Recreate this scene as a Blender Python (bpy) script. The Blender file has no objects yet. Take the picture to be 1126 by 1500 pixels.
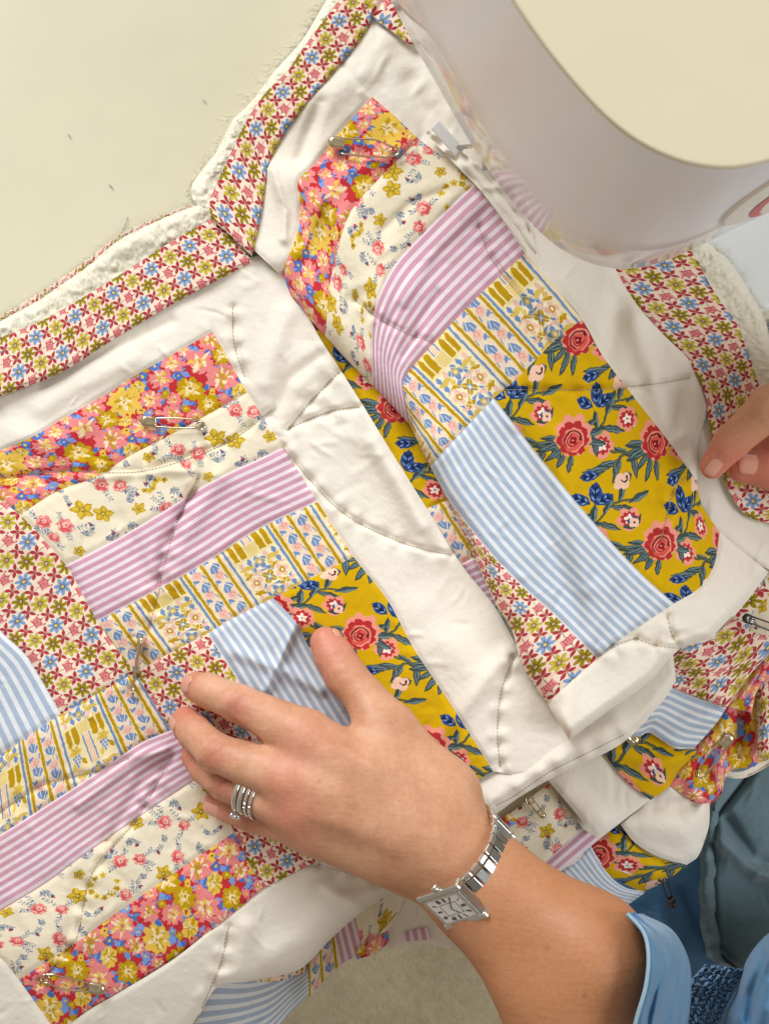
import bpy, bmesh, math, random
import numpy as np
from mathutils import Vector, Matrix

# ------------------------------------------------------------------ camera, world, lights, exposure
SC = bpy.context.scene
COL = SC.collection
H = 0.72            # camera height above the table top (m)
K = 0.00037         # metres per photograph pixel at the table top
CX, CY = 563.0, 750.0

cam_d = bpy.data.cameras.new("camera"); cam = bpy.data.objects.new("camera", cam_d); COL.objects.link(cam)
cam.location = (0, 0, H); cam.rotation_euler = (0, 0, 0)
cam_d.sensor_fit = 'VERTICAL'; cam_d.sensor_height = 32; cam_d.sensor_width = 24
cam_d.lens = 16.0 * H / (1500 * K / 2)
cam_d.clip_start = 0.01; cam_d.clip_end = 50
cam_d.dof.use_dof = True; cam_d.dof.focus_distance = H - 0.01; cam_d.dof.aperture_fstop = 20
SC.camera = cam

W = bpy.data.worlds.new("World"); SC.world = W; W.use_nodes = True
# gradient shaped to give the metals reflections: paler towards the window, darker and warmer towards the sewer's side
_nt = W.node_tree; _tc = _nt.nodes.new('ShaderNodeTexCoord'); _dp = _nt.nodes.new('ShaderNodeVectorMath'); _dp.operation = 'DOT_PRODUCT'; _dp.inputs[1].default_value = (-0.35, 0.75, 0.45)
_nt.links.new(_tc.outputs['Generated'], _dp.inputs[0]); _rp = _nt.nodes.new('ShaderNodeValToRGB'); _nt.links.new(_dp.outputs['Value'], _rp.inputs[0])
_rp.color_ramp.elements[0].position = 0.0; _rp.color_ramp.elements[0].color = (0.52, 0.46, 0.40, 1); _rp.color_ramp.elements[1].position = 0.8; _rp.color_ramp.elements[1].color = (1.0, 0.92, 0.80, 1)
_nt.links.new(_rp.outputs[0], _nt.nodes["Background"].inputs[0])
W.node_tree.nodes["Background"].inputs[1].default_value = 0.46
SC.view_settings.view_transform = 'Standard'; SC.view_settings.look = 'None'
SC.view_settings.gamma = 1.0; SC.view_settings.exposure = 0.27

def area(name, loc, target, size, sy, power, col):
    l = bpy.data.lights.new(name, 'AREA'); l.shape = 'RECTANGLE'; l.size = size; l.size_y = sy
    l.energy = power; l.color = col
    o = bpy.data.objects.new(name, l); COL.objects.link(o); o.location = loc
    o.rotation_euler = (Vector(target) - Vector(loc)).to_track_quat('-Z', 'Y').to_euler()
    return o
area("window_light", (-0.75, 1.55, 1.05), (0, 0, 0), 0.9, 0.8, 33, (0.90, 0.95, 1.0))
area("side_window_light", (1.35, -0.25, 1.15), (0.1, 0, 0), 0.8, 0.8, 13, (0.88, 0.94, 1.0))

# ------------------------------------------------------------------ helpers
def P(px, py, z=0.0):
    """the place at height z whose ground position is read off the photograph"""
    s = K * (H - z) / H
    return np.array([(px - CX) * s, -(py - CY) * s, z])

def srgb(r, g, b):
    f = lambda c: (c / 255) / 12.92 if c / 255 <= 0.04045 else ((c / 255 + 0.055) / 1.055) ** 2.4
    return (f(r), f(g), f(b), 1)

_rng = np.random.RandomState(7)
_LAT = _rng.rand(256, 256)
def vnoise(x, y, seed=0):
    x = np.asarray(x, float) + seed * 17.3; y = np.asarray(y, float) + seed * 41.7
    xi = np.floor(x).astype(int); yi = np.floor(y).astype(int)
    fx = x - xi; fy = y - yi
    fx = fx * fx * fx * (fx * (fx * 6 - 15) + 10); fy = fy * fy * fy * (fy * (fy * 6 - 15) + 10)
    a = _LAT[xi % 256, yi % 256]; b = _LAT[(xi + 1) % 256, yi % 256]
    c = _LAT[xi % 256, (yi + 1) % 256]; d = _LAT[(xi + 1) % 256, (yi + 1) % 256]
    return (a * (1 - fx) + b * fx) * (1 - fy) + (c * (1 - fx) + d * fx) * fy - 0.5
def fbm(x, y, oct=3, seed=0):
    s = 0; a = 1
    for i in range(oct):
        s = s + a * vnoise(x * 2 ** i, y * 2 ** i, seed + i); a *= 0.5
    return s
def ridge(x, y, seed=0):
    return 1 - np.abs(vnoise(x, y, seed)) * 4

def catmull(pts, n):
    pts = np.array(pts, float)
    if len(pts) == 2:
        t = np.linspace(0, 1, n)[:, None]; return pts[0] * (1 - t) + pts[1] * t
    e = np.vstack([2 * pts[0] - pts[1], pts, 2 * pts[-1] - pts[-2]])
    out = []
    for i in range(len(pts) - 1):
        p0, p1, p2, p3 = e[i:i + 4]
        # centripetal-like damping keeps corners from overshooting
        L = np.linalg.norm(p2 - p1)
        m1 = (p2 - p0) * 0.5; m2 = (p3 - p1) * 0.5
        for m in (m1, m2):
            q = np.linalg.norm(m)
            if q > L: m *= L / q
        t = np.linspace(0, 1, 24, endpoint=False)[:, None]
        out.append((2*t**3-3*t**2+1)*p1 + (t**3-2*t**2+t)*m1 + (-2*t**3+3*t**2)*p2 + (t**3-t**2)*m2)
    out = np.vstack(out + [pts[-1:]])
    d = np.r_[0, np.cumsum(np.linalg.norm(np.diff(out, axis=0), axis=1))]
    s = np.linspace(0, d[-1], n)
    return np.stack([np.interp(s, d, out[:, k]) for k in range(pts.shape[1])], 1)

def plen(pts):
    return np.linalg.norm(np.diff(np.array(pts, float), axis=0), axis=1).sum()

def dist_poly(x, y, pts):
    """distance from points to a polyline, and the arc position of the nearest point"""
    pts = np.array(pts, float); best = np.full(x.shape, 1e9); arc = np.zeros(x.shape); acc = 0
    for a, b in zip(pts[:-1], pts[1:]):
        ab = b - a; L2 = (ab ** 2).sum() + 1e-9
        t = np.clip(((x - a[0]) * ab[0] + (y - a[1]) * ab[1]) / L2, 0, 1)
        d = np.hypot(x - a[0] - t * ab[0], y - a[1] - t * ab[1])
        m = d < best; best = np.where(m, d, best); arc = np.where(m, acc + t * math.sqrt(L2), arc); acc += math.sqrt(L2)
    return best, arc

def mesh_np(name, V, F, mat, parent=None, uv=None, smooth=True, attr=None):
    V = np.asarray(V, np.float32); F = np.asarray(F, np.int32)
    me = bpy.data.meshes.new(name); n, k = F.shape
    me.vertices.add(len(V)); me.vertices.foreach_set("co", V.ravel())
    me.loops.add(n * k); me.loops.foreach_set("vertex_index", F.ravel())
    me.polygons.add(n); me.polygons.foreach_set("loop_start", np.arange(0, n * k, k, dtype=np.int32))
    try: me.polygons.foreach_set("loop_total", np.full(n, k, np.int32))
    except Exception: pass
    if uv is not None:
        l = me.uv_layers.new(name="UVMap"); l.data.foreach_set("uv", np.asarray(uv, np.float32)[F.ravel()].ravel())
    if attr is not None:
        for an, av in attr.items():
            a = me.attributes.new(an, 'FLOAT', 'POINT'); a.data.foreach_set("value", np.asarray(av, np.float32))
    me.update(calc_edges=True); me.validate()
    me.polygons.foreach_set("use_smooth", np.full(len(me.polygons), smooth))
    me.materials.append(mat)
    o = bpy.data.objects.new(name, me); COL.objects.link(o)
    if parent is not None: o.parent = parent
    return o

class Buf:
    """collects pieces of ONE object"""
    def __init__(s): s.V = []; s.F = []; s.n = 0
    def add(s, V, F):
        s.V.append(np.asarray(V, float)); s.F.append(np.asarray(F, int) + s.n); s.n += len(V)
    def grid(s, G, closed_u=False):
        a, b = G.shape[:2]; I = np.arange(a * b).reshape(a, b)
        if closed_u: I = np.vstack([I, I[:1]])
        F = np.stack([I[:-1, :-1], I[1:, :-1], I[1:, 1:], I[:-1, 1:]], -1).reshape(-1, 4)
        s.add(G.reshape(-1, 3), F)
    def tube(s, pts, r, seg=8, cap=True):
        pts = np.asarray(pts, float); n = len(pts); r = np.broadcast_to(np.asarray(r, float), (n,))
        T = np.gradient(pts, axis=0); T /= np.linalg.norm(T, axis=1)[:, None] + 1e-12
        up = np.array([0, 0, 1.0]) if abs(T[0][2]) < 0.9 else np.array([1.0, 0, 0])
        N = np.cross(T[0], up); N /= np.linalg.norm(N); rings = []
        for i in range(n):
            N = N - T[i] * (N @ T[i]); N /= np.linalg.norm(N) + 1e-12; B = np.cross(T[i], N)
            a = np.linspace(0, 2 * np.pi, seg, endpoint=False)[:, None]
            rings.append(pts[i] + r[i] * (np.cos(a) * N + np.sin(a) * B))
        if cap:
            rings = [np.repeat(pts[:1], seg, 0)] + rings + [np.repeat(pts[-1:], seg, 0)]
        G = np.array(rings).transpose(1, 0, 2); s.grid(G, True)
    def box(s, c, ax, half):
        c = np.asarray(c, float); ax = np.asarray(ax, float)
        V = [c + sx*half[0]*ax[0] + sy*half[1]*ax[1] + sz*half[2]*ax[2] for sx in (-1,1) for sy in (-1,1) for sz in (-1,1)]
        s.add(V, [[0,1,3,2],[4,6,7,5],[0,4,5,1],[2,3,7,6],[0,2,6,4],[1,5,7,3]])
    def build(s, name, mat, parent=None, smooth=True):
        return mesh_np(name, np.vstack(s.V), np.vstack(s.F), mat, parent, smooth=smooth)

def bevel(o, w, seg=3):
    m = o.modifiers.new("bevel", 'BEVEL'); m.width = w; m.segments = seg; m.limit_method = 'ANGLE'
    return o
def prism(name, poly, z0, z1, mat, parent=None, bev=0.0, seg=3):
    """poly: world xy outline"""
    bm = bmesh.new(); vs = [bm.verts.new((p[0], p[1], z0)) for p in poly]; f = bm.faces.new(vs)
    r = bmesh.ops.extrude_face_region(bm, geom=[f])
    for v in r['geom']:
        if isinstance(v, bmesh.types.BMVert): v.co.z = z1
    bmesh.ops.recalc_face_normals(bm, faces=bm.faces)
    me = bpy.data.meshes.new(name); bm.to_mesh(me); bm.free(); me.materials.append(mat)
    o = bpy.data.objects.new(name, me); COL.objects.link(o); o.parent = parent
    if bev: bevel(o, bev, seg)
    return o

def thing(name, label, cat, loc=(0, 0, 0), group=None):
    o = bpy.data.objects.new(name, None); COL.objects.link(o); o.location = loc; o.empty_display_size = 0.02
    o['label'] = label; o['category'] = cat
    if group: o['group'] = group
    return o
def tag(o, label, cat=None, group=None, kind=None):
    if label: o['label'] = label
    if cat: o['category'] = cat
    if group: o['group'] = group
    if kind: o['kind'] = kind
    return o

# ------------------------------------------------------------------ materials
def nodes(name):
    m = bpy.data.materials.new(name); m.use_nodes = True; nt = m.node_tree
    return m, nt, nt.nodes["Principled BSDF"]
def N(nt, t, **kw):
    n = nt.nodes.new(t)
    for k, v in kw.items(): setattr(n, k, v)
    return n
def noise(nt, vec, scale, detail=3, rough=0.5):
    n = N(nt, 'ShaderNodeTexNoise'); n.inputs['Scale'].default_value = scale; n.inputs['Detail'].default_value = detail
    n.inputs['Roughness'].default_value = rough
    if vec: nt.links.new(vec, n.inputs['Vector'])
    return n
def ramp(nt, fac, stops):
    r = N(nt, 'ShaderNodeValToRGB'); e = r.color_ramp.elements
    while len(e) < len(stops): e.new(0.5)
    for i, (p, c) in enumerate(stops): e[i].position = p; e[i].color = c
    nt.links.new(fac, r.inputs[0]); return r
def mix(nt, fac, a, b, mode='MIX'):
    m = N(nt, 'ShaderNodeMix', data_type='RGBA', blend_type=mode)
    for i, v in ((0, fac), (6, a), (7, b)):
        if isinstance(v, bpy.types.NodeSocket): nt.links.new(v, m.inputs[i])
        else: m.inputs[i].default_value = v
    return m.outputs[2]
def bump(nt, b, hs):
    prev = None
    for h, st, dist in hs:
        n = N(nt, 'ShaderNodeBump'); n.inputs['Strength'].default_value = st; n.inputs['Distance'].default_value = dist
        nt.links.new(h, n.inputs['Height'])
        if prev: nt.links.new(prev, n.inputs['Normal'])
        prev = n.outputs[0]
    nt.links.new(prev, b.inputs['Normal'])
def plain(name, col, rough=0.5, metal=0.0, coat=0.0, bumpscale=None, bumpdist=0.0005, var=0.06, spec=0.5):
    m, nt, b = nodes(name)
    tc = N(nt, 'ShaderNodeTexCoord'); v = tc.outputs['Object']
    n = noise(nt, v, 30, 4); dark = tuple(c * (1 - var * 2) for c in col[:3]) + (1,); lite = tuple(min(1, c * (1 + var)) for c in col[:3]) + (1,)
    r = ramp(nt, n.outputs['Fac'], [(0.3, dark), (0.7, lite)])
    nt.links.new(r.outputs[0], b.inputs['Base Color'])
    b.inputs['Roughness'].default_value = rough; b.inputs['Metallic'].default_value = metal
    b.inputs['Coat Weight'].default_value = coat; b.inputs['Coat Roughness'].default_value = 0.06
    b.inputs['Specular IOR Level'].default_value = spec
    if bumpscale:
        bump(nt, b, [(noise(nt, v, bumpscale, 4).outputs['Fac'], 0.4, bumpdist)])
    return m
# ------------------------------------------------------------------ printed cottons, drawn in code as repeating print tiles
def C(r, g, b): return np.array([r, g, b]) / 255.0
class Tile:
    def __init__(s, w, h, bg, ppm=7):
        s.w, s.h, s.ppm = w, h, ppm; s.W = int(round(w * ppm)); s.H = int(round(h * ppm))
        s.a = np.ones((s.H, s.W, 3)) * bg
    def _win(s, x0, y0, x1, y1):
        ix = np.arange(int(math.floor(x0 * s.ppm)) - 2, int(math.ceil(x1 * s.ppm)) + 3)
        iy = np.arange(int(math.floor(y0 * s.ppm)) - 2, int(math.ceil(y1 * s.ppm)) + 3)
        X, Y = np.meshgrid((ix + .5) / s.ppm, (iy + .5) / s.ppm); return ix, iy, X, Y
    def put(s, ix, iy, d, col, al=1.0):
        m = (np.clip(0.5 - d * s.ppm, 0, 1) * al)[..., None]
        for j in range(0, len(iy), s.H):
            for i in range(0, len(ix), s.W):
                sel = np.ix_(iy[j:j + s.H] % s.H, ix[i:i + s.W] % s.W); q = m[j:j + s.H, i:i + s.W]
                s.a[sel] = s.a[sel] * (1 - q) + q * col
    def ell(s, x, y, rx, ry, ang, col, al=1.0):
        R = max(rx, ry); ix, iy, X, Y = s._win(x - R, y - R, x + R, y + R)
        c, n = math.cos(ang), math.sin(ang); u = (X - x) * c + (Y - y) * n; v = -(X - x) * n + (Y - y) * c
        q = np.sqrt((u / rx) ** 2 + (v / ry) ** 2) + 1e-9
        s.put(ix, iy, (q - 1) * min(rx, ry), col, al)
    def leaf(s, x, y, L, w, ang, col, al=1.0):
        """pointed leaf from (x,y) outward"""
        cx, cy = x + math.cos(ang) * L / 2, y + math.sin(ang) * L / 2
        ix, iy, X, Y = s._win(cx - L / 2 - w, cy - L / 2 - w, cx + L / 2 + w, cy + L / 2 + w)
        c, n = math.cos(ang), math.sin(ang); u = ((X - cx) * c + (Y - cy) * n) / (L / 2); v = -(X - cx) * n + (Y - cy) * c
        half = w / 2 * np.clip(1 - np.abs(u) ** 2.0, 0, 1)
        s.put(ix, iy, np.where(np.abs(u) > 1, 1, np.abs(v) - half), col, al)
    def line(s, pts, w, col, al=1.0):
        pts = np.array(pts, float); x0, y0 = pts.min(0) - w; x1, y1 = pts.max(0) + w
        ix, iy, X, Y = s._win(x0, y0, x1, y1); d, _ = dist_poly(X, Y, pts); s.put(ix, iy, d - w / 2, col, al)
    def poly(s, pts, col, al=1.0):
        pts = np.array(pts, float); x0, y0 = pts.min(0); x1, y1 = pts.max(0)
        ix, iy, X, Y = s._win(x0, y0, x1, y1); d, _ = dist_poly(X, Y, np.vstack([pts, pts[:1]])); ins = np.zeros(X.shape, bool)
        for (xa, ya), (xb, yb) in zip(pts, np.roll(pts, -1, 0)):
            c = (ya > Y) != (yb > Y); xx = (xb - xa) * (Y - ya) / (yb - ya + 1e-12) + xa; ins ^= c & (X < xx)
        s.put(ix, iy, np.where(ins, -d, d), col, al)
    def blob(s, x, y, r, n, amp, col, ph=0.0, sq=1.0, ang=0.0, al=1.0, jag=0.0):
        R = r * (1 + amp) * 1.25; ix, iy, X, Y = s._win(x - R, y - R, x + R, y + R)
        c, q = math.cos(ang), math.sin(ang); u = (X - x) * c + (Y - y) * q; v = (-(X - x) * q + (Y - y) * c) / sq
        th = np.arctan2(v, u) + ph; rr = r * (1 + amp * np.abs(np.cos(th * n / 2)) - amp / 2 + jag * np.sin(th * 13 + x * 5) * np.cos(th * 7 + y * 3))
        s.put(ix, iy, np.hypot(u, v) - rr, col, al)
    def flower(s, x, y, r, n, w, col, ph=0.0):
        for k in range(n):
            a = ph + 2 * math.pi * k / n; s.ell(x + math.cos(a) * r * .6, y + math.sin(a) * r * .6, r * .42, w, a, col)
    def image(s, name):
        im = bpy.data.images.new(name, s.W, s.H); a = np.ones((s.H, s.W, 4), np.float32); a[..., :3] = np.clip(s.a, 0, 1)
        im.pixels.foreach_set(a.ravel()); im.update(); im.pack(); return im

def t_calico():
    dx, dy = 6.25, 7.4; t = Tile(4 * dx, 4 * dy, C(250, 228, 205), 10)
    red, dk = C(190, 58, 66), C(140, 36, 46); ol, ye, bl = C(160, 138, 18), C(206, 186, 62), C(132, 164, 208)
    for i in range(4):                       # faint pink washes in the ground
        t.ell(dx * (i + .5), dy * (i * 1.0), 3.8, 3.0, .3, C(248, 208, 196), .55)
    rows = ["olkl", "lylb", "klol", "lbly"]
    for j, r in enumerate(rows):
        for i, c in enumerate(r):
            x, y = i * dx + dx / 2, j * dy + dy / 2
            t.line([(x - dx * .5, y), (x + dx * .5, y)], .28, C(120, 62, 50), .8)
    for j, r in enumerate(rows):
        for i, c in enumerate(r):
            x, y = i * dx + dx / 2, j * dy + dy / 2
            if c == 'l':
                for a in (62, 135, -62, -135):
                    a = math.radians(a); t.leaf(x + .2 * math.cos(a), y + .2 * math.sin(a), 3.7, 1.75, a, dk); t.leaf(x + .35 * math.cos(a), y + .35 * math.sin(a), 3.3, 1.3, a, red)
            elif c == 'k':
                p, q = C(232, 140, 142), C(196, 74, 84)
                t.poly([(x-2.2,y-2.6),(x+1.6,y-3.1),(x+2.3,y-1),(x+2.1,y+1.6),(x+1.6,y+3.2),(x-2.4,y+2.4),(x-1.7,y)], p, .75)
                for k in (-1.6, -.55, .55, 1.6):
                    t.line([(x-1.2, y+k), (x+.6, y+k*1.05), (x+.8, y+k+.45)], .42, q)
                t.line([(x-1.7,y-2.4),(x-1.5,y),(x-1.8,y+2.4)], .42, q); t.line([(x+1.6,y-3.1),(x+1.2,y-1.5),(x+2.4,y),(x+1.2,y+1.5),(x+1.6,y+3.1)], .4, q)
                for k in (-3.1, 0, 3.1): t.ell(x + 2.5, y + k, .5, .5, 0, q)
            else:
                col = {'o': ol, 'y': ye, 'b': bl}[c]
                t.flower(x, y, 4.3, 7, .90, col * .84, .2); t.flower(x, y, 4.15, 7, .76, col, .2)
                for k in range(7):
                    a = .2 + 2*math.pi*k/7; t.line([(x+math.cos(a)*.9, y+math.sin(a)*.9), (x+math.cos(a)*2.1, y+math.sin(a)*2.1)], .22, col*.45)
                t.ell(x, y, 1.15, 1.15, 0, C(90, 62, 52)); t.ell(x, y, .8, .8, 0, C(205, 172, 150) if c != 'b' else C(222, 205, 130))
    return t
def t_stripe(a, b, per, name):
    t = Tile(per * 4, per * 4, b, 8); yy = (np.arange(t.H) + .5) / t.ppm
    for k in range(4):
        m = np.clip(0.5 - (np.abs(yy - per * (k + .5)) - per * .27) * t.ppm * .6, 0, 1)[:, None, None]; t.a = t.a * (1 - m) + a * m
    n = _rng.rand(t.H, t.W, 1); t.a *= 0.975 + 0.05 * n        # yarn-dyed weave
    return t
def t_sprig():
    t = Tile(76, 62, C(243, 230, 203), 7); R = random.Random(5)
    pk, pk2, pk3 = C(216, 92, 92), C(238, 138, 132), C(247, 190, 176); mu, mu2, dk = C(196, 158, 32), C(222, 190, 66), C(92, 70, 40)
    gr, nb = C(160, 166, 170), C(98, 108, 142)
    def rose(x, y, r):
        t.blob(x, y, r, 7, .22, pk2, R.random()*6, jag=.08); t.blob(x-.1*r, y+.1*r, r*.72, 5, .3, pk, R.random()*6, jag=.1)
        t.blob(x+.15*r, y-.05*r, r*.42, 5, .3, pk3, 1); t.ell(x+.1*r, y, r*.16, r*.16, 0, pk)
        for k in range(3): a = R.random()*6.3; t.ell(x+math.cos(a)*r*.75, y+math.sin(a)*r*.75, r*.3, r*.14, a+1.5, pk3)
    def sprig(x, y, a, L):
        p = [(x, y)]; aa = a
        for k in range(5):
            aa += R.uniform(-.35, .35); p.append((p[-1][0]+math.cos(aa)*L/5, p[-1][1]+math.sin(aa)*L/5))
        t.line(p, .26, gr)
        for k, (qx, qy) in enumerate(p[1:]):
            for s in (-1, 1): t.leaf(qx, qy, 1.8, .62, aa+s*.9, nb if (k+s) % 3 == 0 else gr)
        return p[-1]
    def must(x, y, r):
        ph = R.random()*6
        for k in range(5):
            a = ph + k*1.257; t.leaf(x, y, r*1.15, r*.72, a, mu); t.leaf(x+math.cos(a)*r*.15, y+math.sin(a)*r*.15, r*.85, r*.35, a+.15, mu2)
        for k in range(6): a = k*1.05; t.ell(x+math.cos(a)*r*.25, y+math.sin(a)*r*.25, .28, .28, 0, dk)
        t.ell(x, y, .4, .4, 0, C(240, 230, 200))
    def bud(x, y, a):
        t.leaf(x, y, 2.6, 1.5, a, pk); t.leaf(x, y, 1.6, 1.7, a, C(112, 60, 72)); t.leaf(x, y, 1.6, .7, a+.8, nb); t.leaf(x, y, 1.6, .7, a-.8, nb)
    for (x, y) in [(10,12),(17,19),(9,21),(45,8),(52,13),(33,40),(41,45),(63,36),(70,43),(24,56),(58,55)]:
        for k in range(3): sprig(x, y, R.random()*6.3, R.uniform(6, 10))
    for (x, y, r) in [(10,12,3.3),(17,19,3.6),(9,21,2.6),(45,8,3.4),(52,13,3.2),(33,40,3.5),(41,45,3.0),(63,36,3.5),(70,43,2.8),(24,56,3.0),(58,55,3.3)]: rose(x, y, r)
    for (x, y, r) in [(29,16,5.0),(36,22,4.4),(5,42,4.6),(52,28,3.2),(14,33,2.8),(47,58,4.2),(72,8,3.0)]: must(x, y, r)
    for k in range(9):                        # little wreath of mustard florets
        a = k*.62+.3; t.flower(18+math.cos(a)*7, 46+math.sin(a)*6, 1.7, 5, .62, mu if k % 2 else mu2, a); t.ell(18+math.cos(a)*7, 46+math.sin(a)*6, .35, .35, 0, dk)
    for k in range(7):
        x = 60+k*1.9; y = 22+math.sin(k*1.1)*1.6; t.flower(x, y, 1.5, 5, .55, mu2 if k % 2 else mu, k); t.ell(x, y, .3, .3, 0, dk)
    for (x, y) in [(27,5),(24,29),(44,32),(56,45),(3,55),(35,52),(66,16),(73,28),(62,3),(40,1),(3,3),(28,34),(50,20),(68,58)]:
        e = sprig(x, y, R.random()*6.3, 5.5); bud(e[0], e[1], R.random()*6.3); sprig(x, y, R.random()*6.3, 3.5)
    return t
def t_garden():
    t = Tile(68, 64, C(200, 52, 58), 7); R = random.Random(11)
    pk, cr, mu, ye, bl, bl2, lil = C(240, 140, 138), C(250, 228, 186), C(196, 158, 14), C(238, 196, 84), C(74, 120, 194), C(126, 160, 220), C(168, 160, 214)
    pts = []
    def free(x, y, r):
        for (a, b, c) in pts:
            ddx = abs(x-a); ddx = min(ddx, t.w-ddx); ddy = abs(y-b); ddy = min(ddy, t.h-ddy)
            if math.hypot(ddx, ddy) < (r + c) * .93: return False
        return True
    plan = [(7.2, 9), (5.4, 14), (3.6, 26), (2.2, 40)]
    for r, n in plan:
        c = 0
        for _ in range(1500):
            if c >= n: break
            x, y = R.random()*t.w, R.random()*t.h
            if free(x, y, r): pts.append((x, y, r)); c += 1
    for i, (x, y, r) in enumerate(pts):       # blue leaves and lilac tendrils between
        for k in range(2):
            a = R.random()*6.3; x2, y2 = x+math.cos(a)*r*1.0, y+math.sin(a)*r*1.0
            t.leaf(x2, y2, 5.0, 2.8, a+R.uniform(-1.2, 1.2), bl if R.random() < .6 else bl2)
            t.leaf(x2, y2, 3.4, 1.0, a+R.uniform(-.7, .7), bl2)
        if i % 3 == 0:
            a = R.random()*6.3; q = [(x+math.cos(a+j*.25)*(r*1.05+j*.2), y+math.sin(a+j*.25)*(r*1.05+j*.2)) for j in range(7)]
            t.line(q, .38, lil); t.ell(q[-1][0], q[-1][1], 1.1, .9, a, bl2); t.ell(q[3][0], q[3][1], .9, .7, a, lil)
    for i, (x, y, r) in enumerate(pts):
        ph = R.random()*6; kind = i % 5; n = 9 if r > 4 else 7; sq = R.uniform(.75, 1); an = R.random()*3
        base, inn, cen = [(pk, cr, ye), (mu, ye, cr), (pk, cr, mu), (ye, mu, cr), (pk, cr, ye)][kind]
        if r < 3: base = [mu, bl2, ye, pk, bl][i % 5]
        t.blob(x, y, r*R.uniform(.95, 1.12), n, .26, base, ph, sq, an, jag=.09)
        if r > 3:
            for k in range(n + 2):            # ragged petals streaking out from the heart
                a = an + ph + 2*math.pi*k/(n+2) + R.uniform(-.25, .25); L = r*R.uniform(.3, .85); q = R.uniform(.05, .3)
                t.leaf(x+math.cos(a)*r*q, y+math.sin(a)*r*q*sq, L, r*R.uniform(.14, .3), a + R.uniform(-.4, .4), inn if k % 3 else cen)
            t.blob(x, y, r*.26, 5, .4, cen, ph); t.blob(x+.1, y, r*.13, 4, .3, base*.85, ph)
            for k in range(5):                # loose brush marks
                a = R.random()*6.3; q = R.random()*.75; t.leaf(x+math.cos(a)*r*q, y+math.sin(a)*r*q, r*R.uniform(.2, .45), r*R.uniform(.08, .16), R.random()*6.3, (inn, cen, base*.88)[k % 3])
        else: t.ell(x, y, r*.35, r*.35, 0, ye if base is not ye else C(176, 90, 40))
    return t
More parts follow.
